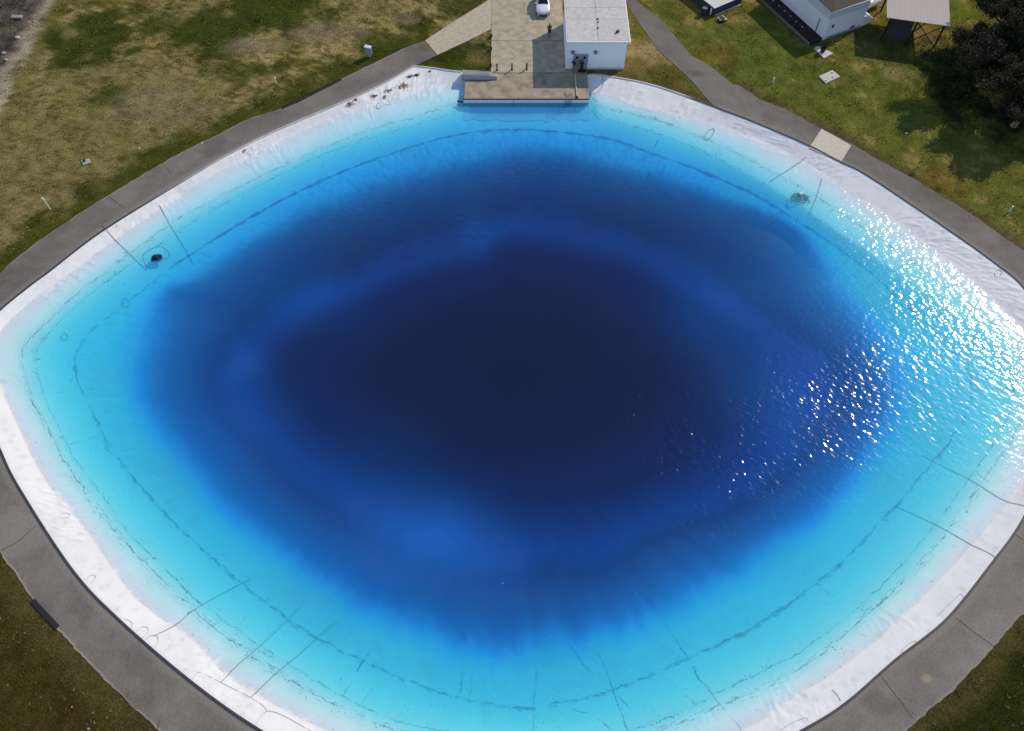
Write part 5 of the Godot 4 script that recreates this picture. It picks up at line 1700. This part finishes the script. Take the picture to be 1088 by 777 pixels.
func person(label: String, at: Vector3, turn: float, look: Dictionary) -> void:
	var t := thing("person", label, "person", at, turn)
	var size: float = look.size
	var hip_l := Vector3(0.09, 0.90, 0)
	var hip_r := Vector3(-0.09, 0.90, 0)
	var knee_l := Vector3(0.11, 0.49, 0.02 + look.stride * 0.5)
	var knee_r := Vector3(-0.11, 0.49, 0.02 - look.stride * 0.2)
	var ank_l := Vector3(0.12, 0.08, look.stride * 0.6)
	var ank_r := Vector3(-0.12, 0.08, -look.stride)
	var chest := Vector3(0, 1.28, look.lean * 0.4)
	var neck := Vector3(0, 1.46, look.lean * 0.7)
	var head := Vector3(0, 1.62, look.lean * 0.85 + 0.01)
	var arms := []
	for s in [1.0, -1.0]:
		var sh := Vector3(0.18 * s, 1.39, look.lean * 0.6)
		var el: Vector3 = sh + Vector3(look.elbow.x * s, look.elbow.y, look.elbow.z)
		var wr: Vector3 = el + Vector3(look.wrist.x * s, look.wrist.y, look.wrist.z)
		arms.append([sh, el, wr, s])
	var legs := [[hip_l, knee_l, 0.085, 0.06], [knee_l, ank_l, 0.058, 0.038], [hip_r, knee_r, 0.085, 0.06], [knee_r, ank_r, 0.058, 0.038]]
	var trunk := [[Vector3(0.06, 0.94, 0), Vector3(-0.06, 0.94, 0), 0.115, 0.115], [Vector3(0, 0.98, 0), Vector3(0, 1.12, look.lean * 0.2), 0.125, 0.118], [Vector3(0, 1.12, look.lean * 0.2), chest, 0.12, 0.13], [chest + Vector3(0.08, 0.02, 0), chest + Vector3(-0.08, 0.02, 0), 0.115, 0.115], [Vector3(0.15, 1.39, look.lean * 0.6), Vector3(-0.15, 1.39, look.lean * 0.6), 0.065, 0.065]]
	var sleeves := []
	var body := legs + trunk
	for a in arms:
		sleeves.append([a[0], a[1], 0.052, 0.04])
		body.append([a[0], a[1], 0.052, 0.04])
		body.append([a[1], a[2], 0.039, 0.027])
	body += [[chest, neck, 0.07, 0.055], [neck, head - Vector3(0, 0.04, 0), 0.052, 0.052]]
	for f in [[ank_l, 1.0], [ank_r, -1.0]]:
		body.append([f[0], f[0] + Vector3(0.02 * f[1], -0.045, 0.15), 0.04, 0.032])
	var skin := paint(look.skin.r, look.skin.g, look.skin.b, 0.6)
	var fig := obj("body", skin_mesh(body, 0.02), skin, t)
	var hd := [[head + Vector3(0, 0.03, -0.015), head + Vector3(0, 0.03, 0.015), 0.082, 0.08], [head + Vector3(0, -0.06, 0.03), head + Vector3(0, -0.075, 0.05), 0.052, 0.04], [head + Vector3(0, 0.01, 0.085), head + Vector3(0, -0.02, 0.105), 0.012, 0.016], [head + Vector3(0.02, -0.055, 0.085), head + Vector3(-0.02, -0.055, 0.085), 0.012, 0.012]]
	for s in [1.0, -1.0]:
		hd.append([head + Vector3(0.083 * s, 0.02, 0), head + Vector3(0.085 * s, -0.02, 0.005), 0.014, 0.012])
	obj("head", skin_mesh(hd, 0.008, 90.0), skin, fig)
	for s in [1.0, -1.0]:
		var e := SphereMesh.new()
		e.radius = 0.011
		e.height = 0.022
		e.radial_segments = 8
		e.rings = 5
		obj("eye", e, paint(0.02, 0.015, 0.01, 0.2), fig).position = head + Vector3(0.03 * s, 0.015, 0.083)
	for a in arms:
		var d: Vector3 = (a[2] - a[1]).normalized()
		var inward := (Vector3(-a[3], 0, 0.2) - d * d.dot(Vector3(-a[3], 0, 0.2))).normalized()
		var hb := []
		hand(hb, a[2], d, inward, a[3])
		obj("hand", skin_mesh(hb, 0.005, 160.0), skin, fig)
	obj("shirt", skin_mesh(grown(trunk.slice(1) + sleeves, 0.014), 0.02), look.shirt, t)
	var legwear := [[Vector3(0.06, 0.94, 0), Vector3(-0.06, 0.94, 0), 0.125, 0.125]]
	if look.shorts:
		legwear += [[hip_l, hip_l.lerp(knee_l, 0.85), 0.1, 0.085], [hip_r, hip_r.lerp(knee_r, 0.85), 0.1, 0.085]]
	else:
		legwear += grown([[hip_l, knee_l, 0.088, 0.063], [knee_l, ank_l, 0.063, 0.05], [hip_r, knee_r, 0.088, 0.063], [knee_r, ank_r, 0.063, 0.05]], 0.012)
	obj("trousers", skin_mesh(legwear, 0.02), look.trousers, t)
	obj("hair", skin_mesh([[head + Vector3(0, 0.055, -0.03), head + Vector3(0, 0.06, 0.005), 0.085, 0.078], [head + Vector3(0, 0.0, -0.05), head + Vector3(0, -0.03, -0.05), 0.07, 0.05]], 0.01, 90.0), paint(look.hair.r, look.hair.g, look.hair.b, 0.8), t)
	for f in [[ank_l, 1.0], [ank_r, -1.0]]:
		obj("shoe", skin_mesh([[f[0] + Vector3(0, -0.04, -0.03), f[0] + Vector3(0.02 * f[1], -0.045, 0.16), 0.048, 0.04]], 0.012, 90.0), paint(0.03, 0.03, 0.03, 0.7), t)
	t.scale = Vector3.ONE * size

func people() -> void:
	person("person standing on the drive before the car in grey shirt and dark shorts", Vector3(4.65, 0.10, -87.20), 0.1, {"size": 1.0, "stride": 0.0, "lean": 0.0, "elbow": Vector3(0.1, -0.24, -0.04), "wrist": Vector3(-0.06, -0.16, 0.15), "skin": Color(0.20, 0.11, 0.075), "shirt": paint(0.09, 0.075, 0.08, 0.85), "trousers": paint(0.02, 0.017, 0.02, 0.85), "shorts": true, "hair": Color(0.015, 0.01, 0.008)})
	person("person in blue jacket and pale trousers at the wall by the double door", Vector3(7.42, 0.11, -80.35), 2.6, {"size": 0.98, "stride": 0.08, "lean": -0.05, "elbow": Vector3(0.16, -0.17, -0.06), "wrist": Vector3(-0.1, -0.1, 0.2), "skin": Color(0.28, 0.16, 0.11), "shirt": paint(0.012, 0.022, 0.11, 0.8), "trousers": paint(0.22, 0.19, 0.19, 0.85), "shorts": false, "hair": Color(0.03, 0.015, 0.01)})
	person("person in dark clothes stepping up to the double door over the mat", Vector3(8.33, 0.13, -80.29), 3.0, {"size": 1.0, "stride": 0.14, "lean": -0.04, "elbow": Vector3(0.07, -0.25, 0.05), "wrist": Vector3(-0.03, -0.12, 0.2), "skin": Color(0.22, 0.12, 0.085), "shirt": paint(0.012, 0.013, 0.018, 0.8), "trousers": paint(0.01, 0.01, 0.012, 0.85), "shorts": false, "hair": Color(0.01, 0.008, 0.007)})

# ------------------------------------------------------------------ yard

func marker(label: String, at: Vector3, h: float) -> void:
	var t := thing("marker_post", label, "post", at, 0.0, "white marker posts in the grass round the pond")
	obj("pipe", lathe_mesh(Vector3.ZERO, [[0.075, -0.05], [0.075, h - 0.06], [0.07, h - 0.05]], 12), paint(0.70, 0.70, 0.67, 0.5), t)
	obj("cap", lathe_mesh(Vector3.ZERO, [[0.095, h - 0.1], [0.095, h - 0.01], [0.06, h + 0.02], [0.0, h + 0.025]], 12), paint(0.8, 0.8, 0.78, 0.45), t)

func yard_things() -> void:
	marker("tall white plastic marker post in the dry field near the path's west bend", Vector3(-48.77, 0.00, -58.22), 1.64)
	marker("short white marker post in the field, up the bank from the dark gutter", Vector3(-28.11, 0.00, -78.46), 0.75)
	marker("short white marker post on the lawn between the path and the concrete cover", Vector3(31.07, 0.00, -78.46), 0.7)
	marker("short white marker post on the east lawn beyond the pale path patch", Vector3(52.35, 0.00, -57.85), 0.8)
	# electrical cabinet
	var e := thing("electrical_cabinet", "grey electrical cabinet on a post beside the asphalt path", "cabinet", Vector3(-17.44, 0.00, -83.36), -0.35)
	obj("case", box_mesh(Vector3(0, 0.85, 0), Vector3(0.78, 1.05, 0.42), 0.03), paint(0.22, 0.25, 0.29, 0.5, 0.2), e)
	obj("top", box_mesh(Vector3(0, 1.4, 0.02), Vector3(0.86, 0.06, 0.54), 0.02), paint(0.62, 0.64, 0.66, 0.4), e)
	var door := obj("door", box_mesh(Vector3(0, 0.85, 0.222), Vector3(0.66, 0.92, 0.02), 0.01), paint(0.27, 0.30, 0.34, 0.5), e)
	obj("handle", box_mesh(Vector3(0.25, 0.85, 0.25), Vector3(0.04, 0.14, 0.04), 0.01), paint(0.03, 0.03, 0.03), door)
	obj("leg", box_mesh(Vector3(0, 0.17, 0), Vector3(0.16, 0.34, 0.16), 0.01), paint(0.5, 0.5, 0.5, 0.5), e)
	# small inspection cover in the field
	var c := thing("inspection_cover", "small square concrete inspection cover with black valve in the dry field", "cover", Vector3(-46.93, 0.00, -65.15), 0.5)
	obj("slab", box_mesh(Vector3(0, 0.06, 0), Vector3(0.85, 0.12, 0.75), 0.02), worn(Color(0.42, 0.40, 0.36), 0.8, 0.9, 91, 0.9), c)
	obj("valve", lathe_mesh(Vector3(-0.12, 0.12, -0.12), [[0.13, 0.0], [0.13, 0.16], [0.07, 0.2], [0.07, 0.3], [0.0, 0.31]], 10), paint(0.015, 0.015, 0.015, 0.6), c)
	# large pale cover on the east lawn
	var q := points([36.75, -79.49, 38.60, -80.63, 39.27, -79.45, 37.33, -78.26])
	var cover := thing("concrete_cover", "large pale concrete tank cover with three dark holes on the lawn below the house", "cover")
	obj("slab", plan_mesh(q, -0.05, 0.16), worn(Color(0.58, 0.56, 0.50), 0.85, 0.5, 92, 0.9), cover)
	for h in [Vector3(38.40, 0.16, -80.08), Vector3(38.29, 0.16, -79.25), Vector3(37.38, 0.16, -78.63)]:
		obj("lifting_hole", lathe_mesh(h, [[0.11, 0.0], [0.11, 0.006], [0.0, 0.006]], 12), paint(0.03, 0.03, 0.03, 0.9), cover)
	# black drain trough in the verge on the near bank
	var d0 := Vector3(-37.40, 0.00, -17.14)
	var d1 := Vector3(-34.79, 0.00, -15.06)
	var dr := thing("drain_trough", "long black drain trough let into the verge along the near asphalt edge", "drain", d0.lerp(d1, 0.5), atan2(-(d1.z - d0.z), d1.x - d0.x))
	var len := d0.distance_to(d1)
	obj("trough", box_mesh(Vector3(0, 0.03, 0.03), Vector3(len, 0.12, 0.42), 0.05), paint(0.022, 0.021, 0.022, 0.7), dr)
	for k in 9:
		obj("bar", box_mesh(Vector3(-len * 0.5 + (k + 0.7) * len / 9.4, 0.1, 0.03), Vector3(0.05, 0.03, 0.38), 0.008), paint(0.05, 0.05, 0.052, 0.5, 0.4), dr)
	# bits of litter on the lawn
	var k := 0
	for p in [Vector3(44.66, 0.00, -69.72), Vector3(-41.60, 0.00, -67.29), Vector3(-32.06, 0.00, -9.38), Vector3(-30.42, 0.00, -7.93), Vector3(-34.78, 0.00, -68.10)]:
		var b := obj("litter", rock_mesh([0.13, 0.11, 0.07, 0.1, 0.1][k], 500 + k), paint(0.6, 0.58, 0.5, 0.8) if k < 2 or k > 3 else paint(0.28, 0.25, 0.17, 0.9))
		b.position = p
		b.rotation.y = k
		tag(b, ["white scrap on the east lawn at the edge of the oaks' shade", "pale scrap in the dry field above the west path", "upper pale clod in the dark grass of the near bank", "lower pale clod in the dark grass of the near bank", "white scrap on the west path's outer edge"][k], "scrap", "pale scraps lying about")
		k += 1

# ------------------------------------------------------------------ things in and on the pond's edge

func lie(flat: Array, lift: float) -> Array:
	# a line on the liner, smoothed and resting on it
	var p := points(flat)
	var out := []
	for i in p.size() - 1:
		for k in 6:
			var a := p[i].cubic_interpolate(p[i + 1], p[maxi(i - 1, 0)], p[mini(i + 2, p.size() - 1)], k / 6.0)
			out.append(Vector3(a.x, bed_height(a) + lift, a.y))
	var e := p[-1]
	out.append(Vector3(e.x, bed_height(e) + lift, e.y))
	return out

func cable(label: String, called: String, flat: Array, r := 0.017, group := "dark cables laid over the liner", tone := 0.03) -> void:
	var pts := lie(flat, r + 0.02)
	var o := obj(called, tube_mesh(pts, r, r, 6), paint(tone, tone, tone * 1.1, 0.7))
	tag(o, label, called.replace("_", " "), group)

func pond_things() -> void:
	cable("dark cable running from the near west kerb up into the blue", "cable", [-27.37, -14.45, -26.00, -15.45, -24.93, -16.60, -23.53, -17.71, -22.28, -18.60, -21.28, -19.29])
	cable("dark cable rising from the long bracket loop, westernmost of its two", "cable", [-21.64, -11.17, -20.75, -12.44, -19.39, -13.83, -17.67, -16.01, -16.88, -17.10])
	cable("dark cable rising from the long bracket loop, easternmost of its two", "cable", [-19.27, -10.13, -17.84, -11.78, -16.22, -13.41, -14.84, -15.02, -13.81, -16.09])
	cable("dark cable crossing the east shallows at a slant, upper of two parallel ones", "cable", [42.97, -24.88, 41.24, -25.89, 39.65, -27.44, 37.53, -29.29, 36.39, -30.47])
	cable("dark cable crossing the east shallows at a slant, lower of two parallel ones", "cable", [38.86, -20.44, 38.32, -21.15, 35.91, -23.15, 34.30, -24.38, 32.64, -25.55])
	cable("thin dark cable dropping from the west kerb below the path joint", "cable", [-42.68, -55.89, -40.65, -53.97, -37.27, -50.89], 0.018)
	cable("thin dark cable dropping from the west kerb past the dark sunk sack", "cable", [-37.63, -59.16, -35.91, -56.50, -34.18, -54.04, -32.90, -52.16], 0.018)
	cable("dark cable slanting off the kerb below the pale path patch", "cable", [32.78, -66.33, 30.83, -64.86, 28.21, -62.99], 0.022)
	cable("dark bent cable beside the sunken tangle in the east shallows", "cable", [33.93, -63.17, 32.99, -60.92, 32.31, -59.54, 31.73, -58.32], 0.022)
	cable("short hook-ended cable below the sunken tangle", "cable", [27.98, -58.66, 29.10, -59.34, 29.03, -58.93, 28.11, -58.26, 27.11, -57.72], 0.022)
	var lp := "small loops of cord on the dry liner"
	cable("long bracket-shaped cord along the near west kerb holding two cables", "cord_loop", [-23.70, -11.29, -23.58, -11.69, -23.25, -11.82, -21.50, -11.09, -19.15, -10.05, -18.23, -9.53, -17.86, -9.15], 0.012, lp, 0.34)
	cable("curved cord next to the long bracket at the bottom of the near bank", "cord_loop", [-18.44, -8.33, -18.20, -8.90, -17.76, -9.18, -16.69, -8.90, -14.50, -7.84], 0.012, lp, 0.34)
	cable("small round cord loop at the kerb below the first near cable", "cord_loop", [-27.85, -14.19, -27.60, -14.47, -27.17, -14.47, -26.91, -14.12, -27.04, -13.64], 0.012, lp, 0.34)
	cable("narrow cord loop between a rounded loop and a flat one at the near kerb", "cord_loop", [-28.69, -14.82, -28.41, -15.14, -28.01, -15.10, -27.88, -14.75, -28.12, -14.26], 0.012, lp, 0.34)
	cable("flat little cord loop uppermost of three together at the near kerb", "cord_loop", [-29.85, -15.67, -29.55, -15.63, -29.20, -15.38, -29.20, -15.10], 0.012, lp, 0.34)
	cable("lone U-shaped cord loop at the near kerb above the drain trough", "cord_loop", [-33.71, -18.74, -33.52, -19.16, -33.18, -19.12, -33.07, -18.86, -33.27, -18.52], 0.012, lp, 0.34)
	cable("oblong cord ring on the west liner just above the wet line", "cord_loop", [-37.66, -24.14, -37.44, -24.47, -36.96, -24.44, -36.82, -24.23, -37.22, -23.98, -37.66, -24.14], 0.012, lp, 0.34)
	cable("angular cord bracket at the east kerb by the path joint", "cord_loop", [32.84, -15.90, 33.50, -16.40, 35.02, -17.57, 35.30, -17.53, 35.28, -17.20], 0.012, lp, 0.34)
	cable("small angular cord bracket farther down the east kerb", "cord_loop", [29.45, -13.24, 29.57, -13.51, 30.53, -14.06, 30.71, -13.92], 0.012, lp, 0.34)
	cable("low cord bracket at the bottom of the east bank", "cord_loop", [19.31, -7.84, 20.14, -8.33, 21.23, -8.68, 21.41, -8.52], 0.012, lp, 0.34)
	cable("single curved cord end on the dry bank at the bottom east", "cord_loop", [23.67, -10.65, 23.93, -10.26, 24.04, -9.81], 0.016, lp, 0.15)
	cable("cord ring on the sunlit dry liner by the east glitter", "cord_loop", [48.28, -49.77, 48.75, -50.06, 48.94, -49.77, 48.59, -49.29, 48.24, -49.35, 48.28, -49.77], 0.016, lp, 0.15)
	cable("oblong cord ring in the shallows east of the dock", "cord_loop", [21.90, -69.78, 22.47, -70.86, 23.06, -71.18, 23.18, -70.86, 22.65, -69.78, 22.08, -69.47, 21.90, -69.78], 0.02, lp, 0.05)
	cable("cord ring in the west shallows inside the first weld", "cord_loop", [-43.47, -42.81, -43.30, -43.14, -42.89, -42.81, -42.89, -42.38, -43.27, -42.42, -43.47, -42.81], 0.018, lp, 0.1)
	cable("cord ring on the first slope, on the weld of the west corner", "cord_loop", [-38.94, -47.11, -38.77, -47.51, -38.32, -47.23, -38.26, -46.65, -38.73, -46.65, -38.94, -47.11], 0.02, lp, 0.08)
	cable("cord ring in the east shallows beyond the glitter", "cord_loop", [45.72, -37.04, 46.15, -37.28, 46.35, -36.93, 46.04, -36.43, 45.73, -36.63, 45.72, -37.04], 0.02, lp, 0.1)
	cable("thin cord wound round the dark sunk sack in the west shallows", "cord_loop", [-37.37, -51.23, -37.90, -52.59, -37.51, -53.35, -36.47, -53.90, -35.91, -53.60, -35.45, -53.09, -35.49, -52.59, -35.95, -52.52], 0.018, lp, 0.06)
	cable("loose cord round the drain nearest the bird's-eye bend of the west bank", "cord_loop", [-30.22, -67.77, -29.93, -68.53, -28.87, -68.53, -28.14, -69.29, -27.86, -68.22, -28.24, -67.32, -29.21, -66.87, -30.13, -67.32], 0.012, lp, 0.36)
	cable("loose cord round the drain below the leaf litter", "cord_loop", [-15.59, -76.81, -15.19, -77.31, -14.49, -76.98, -14.20, -76.14, -14.46, -75.32, -15.25, -75.48, -15.55, -76.31], 0.012, lp, 0.36)
	cable("cord ring on the liner below the drain and leaf litter", "cord_loop", [-15.95, -75.11, -15.71, -75.51, -15.41, -75.11, -15.52, -74.62, -15.85, -74.62, -15.95, -75.11], 0.02, lp, 0.15)
	cable("cord curling round the shaded corner east of the dock", "cord_loop", [9.71, -77.15, 10.41, -77.65, 10.85, -78.50, 10.81, -79.70, 10.66, -80.05], 0.016, lp, 0.06)
	cable("cord trailing in the water by the dock's east corner", "cord_loop", [8.62, -74.61, 9.04, -74.28, 9.50, -74.67, 9.90, -73.80, 10.19, -73.15], 0.018, lp, 0.06)
	# drains
	for q in [[Vector2(-29.93, -67.21), "round grey drain on the west bank above a loose cord"], [Vector2(-15.08, -76.52), "round grey drain on the liner below the leaf litter"]]:
		var at := Vector3(q[0].x, bed_height(q[0]) + 0.02, q[0].y)
		var d := thing("liner_drain", q[1], "drain", at, 0.0, "round drains in the liner")
		obj("ring", lathe_mesh(Vector3.ZERO, [[0.26, 0.0], [0.26, 0.05], [0.2, 0.07], [0.17, 0.05]], 16), paint(0.42, 0.42, 0.42, 0.6), d)
		obj("grate", lathe_mesh(Vector3.ZERO, [[0.17, 0.04], [0.0, 0.045]], 16), paint(0.10, 0.10, 0.11, 0.7), d)
	# dark sack on the bottom
	rng.seed = 61
	var at := Vector2(-36.33, -52.09)
	var sack := thing("weighted_sack", "dark half-sunk sack in the west shallows with a cord wound round it", "sack", Vector3(at.x, WATER - 0.3, at.y), 0.4)
	obj("body", rock_mesh(0.48, 77), paint(0.008, 0.012, 0.035, 0.8), sack)
	obj("flap", box_mesh(Vector3(0.34, 0.25, 0.25), Vector3(0.5, 0.08, 0.4), 0.03, Basis(Vector3(0, 0.4, 1).normalized(), -0.5)), paint(0.02, 0.03, 0.06, 0.8), sack)
	# sunken tangle with a white float
	at = Vector2(31.12, -60.43)
	var y := bed_height(at)
	var tangle := thing("rope_tangle", "dark tangle of sunken rope with a pale float in the east shallows", "rope", Vector3(at.x, y, at.y))
	for k in 7:
		var pts := []
		var c := Vector3(rng.randfn(0, 0.4), 0.05, rng.randfn(0, 0.35))
		for e in 9:
			pts.append(c + Vector3(cos(e * 0.9 + k) * (0.25 + 0.06 * e), 0.1 + 0.05 * sin(e * 1.7), sin(e * 0.9 + k) * (0.2 + 0.05 * e)))
		obj("strand", tube_mesh(pts, 0.05, 0.04, 5), paint(0.01, 0.015, 0.03, 0.8), tangle)
	obj("float", lathe_mesh(Vector3(0.02, WATER - y - 0.05, -0.45), [[0.0, 0.0], [0.14, 0.04], [0.18, 0.14], [0.14, 0.24], [0.0, 0.28]], 12), paint(0.7, 0.72, 0.72, 0.4), tangle)
	obj("leg", tube_mesh([Vector3(0.5, 0.1, 0.1), Vector3(0.75, 0.15, -0.05), Vector3(0.85, 0.1, -0.35)], 0.05, 0.04, 5), paint(0.02, 0.03, 0.05, 0.8), tangle)
	# dead leaves washed up on the dry liner
	var k := 0
	for q in [[Vector2(-14.66, -77.38), 0.42, "olive heap of dead leaves, between the rust one and the grey drain"], [Vector2(-13.12, -78.22), 0.62, "largest rust-brown heap of dead leaves on the dry liner"], [Vector2(-12.25, -79.79), 0.34, "grey-brown leaf heap just inside the liner's corner"], [Vector2(-11.51, -80.06), 0.3, "small dark twiggy leaf heap nearest the liner's corner"], [Vector2(-16.31, -76.38), 0.3, "thin streak of dead leaves beside the grey drain"], [Vector2(-18.97, -74.90), 0.4, "pink-brown streak of leaves lowest along the west kerb"], [Vector2(-9.93, -80.59), 0.18, "tiny brown leaf scrap on the liner by the upturned boat"], [Vector2(-18.33, -75.55), 0.16, "tiny leaf scrap between two streaks of leaves"]]:
		rng.seed = 700 + k
		var st := begin()
		var p: Vector2 = q[0]
		var n := int(150 * q[1] + 20)
		for e in n:
			var o2 := Vector2(rng.randfn(0, q[1] * 0.62), rng.randfn(0, q[1] * 0.3)).rotated(-0.5)
			var b := p + o2
			var c := Vector3(o2.x, bed_height(b) - bed_height(p) + 0.05 + 0.1 * q[1] * exp(-o2.length_squared() * 6.0) * rng.randf(), o2.y)
			var u := Vector3(rng.randfn(0, 1), rng.randfn(0, 0.35), rng.randfn(0, 1)).normalized() * rng.randf_range(0.05, 0.1)
			var v := u.cross(Vector3.UP) * 0.55
			tri(st, c - u, c + v, c + u)
			tri(st, c - u, c + u, c - v)
		var tone: StandardMaterial3D = [paint(0.14, 0.125, 0.05, 0.9), paint(0.13, 0.072, 0.03, 0.9), paint(0.15, 0.12, 0.08, 0.9), paint(0.06, 0.045, 0.03, 0.9), paint(0.12, 0.085, 0.05, 0.9), paint(0.26, 0.15, 0.11, 0.9), paint(0.13, 0.1, 0.06, 0.9), paint(0.10, 0.08, 0.06, 0.9)][k]
		var heap := obj("leaf_litter", done(st), tone)
		heap.position = Vector3(p.x, bed_height(p), p.y)
		tag(heap, q[2], "leaf litter", "heaps of dead leaves on the dry liner")
		k += 1
	# dark bracket where the liner meets the dock's west corner
	var br := thing("corner_bracket", "dark bracket clamping the liner at the dock's west corner", "bracket", Vector3(-6.13, -0.40, -75.51), 0.2)
	obj("plate", box_mesh(Vector3(0, 0.1, 0), Vector3(0.62, 0.1, 0.3), 0.02, Basis(Vector3.UP, -0.5)), paint(0.02, 0.03, 0.035, 0.6), br)
	obj("bolt", lathe_mesh(Vector3(0.12, 0.15, 0), [[0.06, 0.0], [0.06, 0.06], [0.0, 0.07]], 8), paint(0.2, 0.2, 0.2, 0.4, 0.8), br)
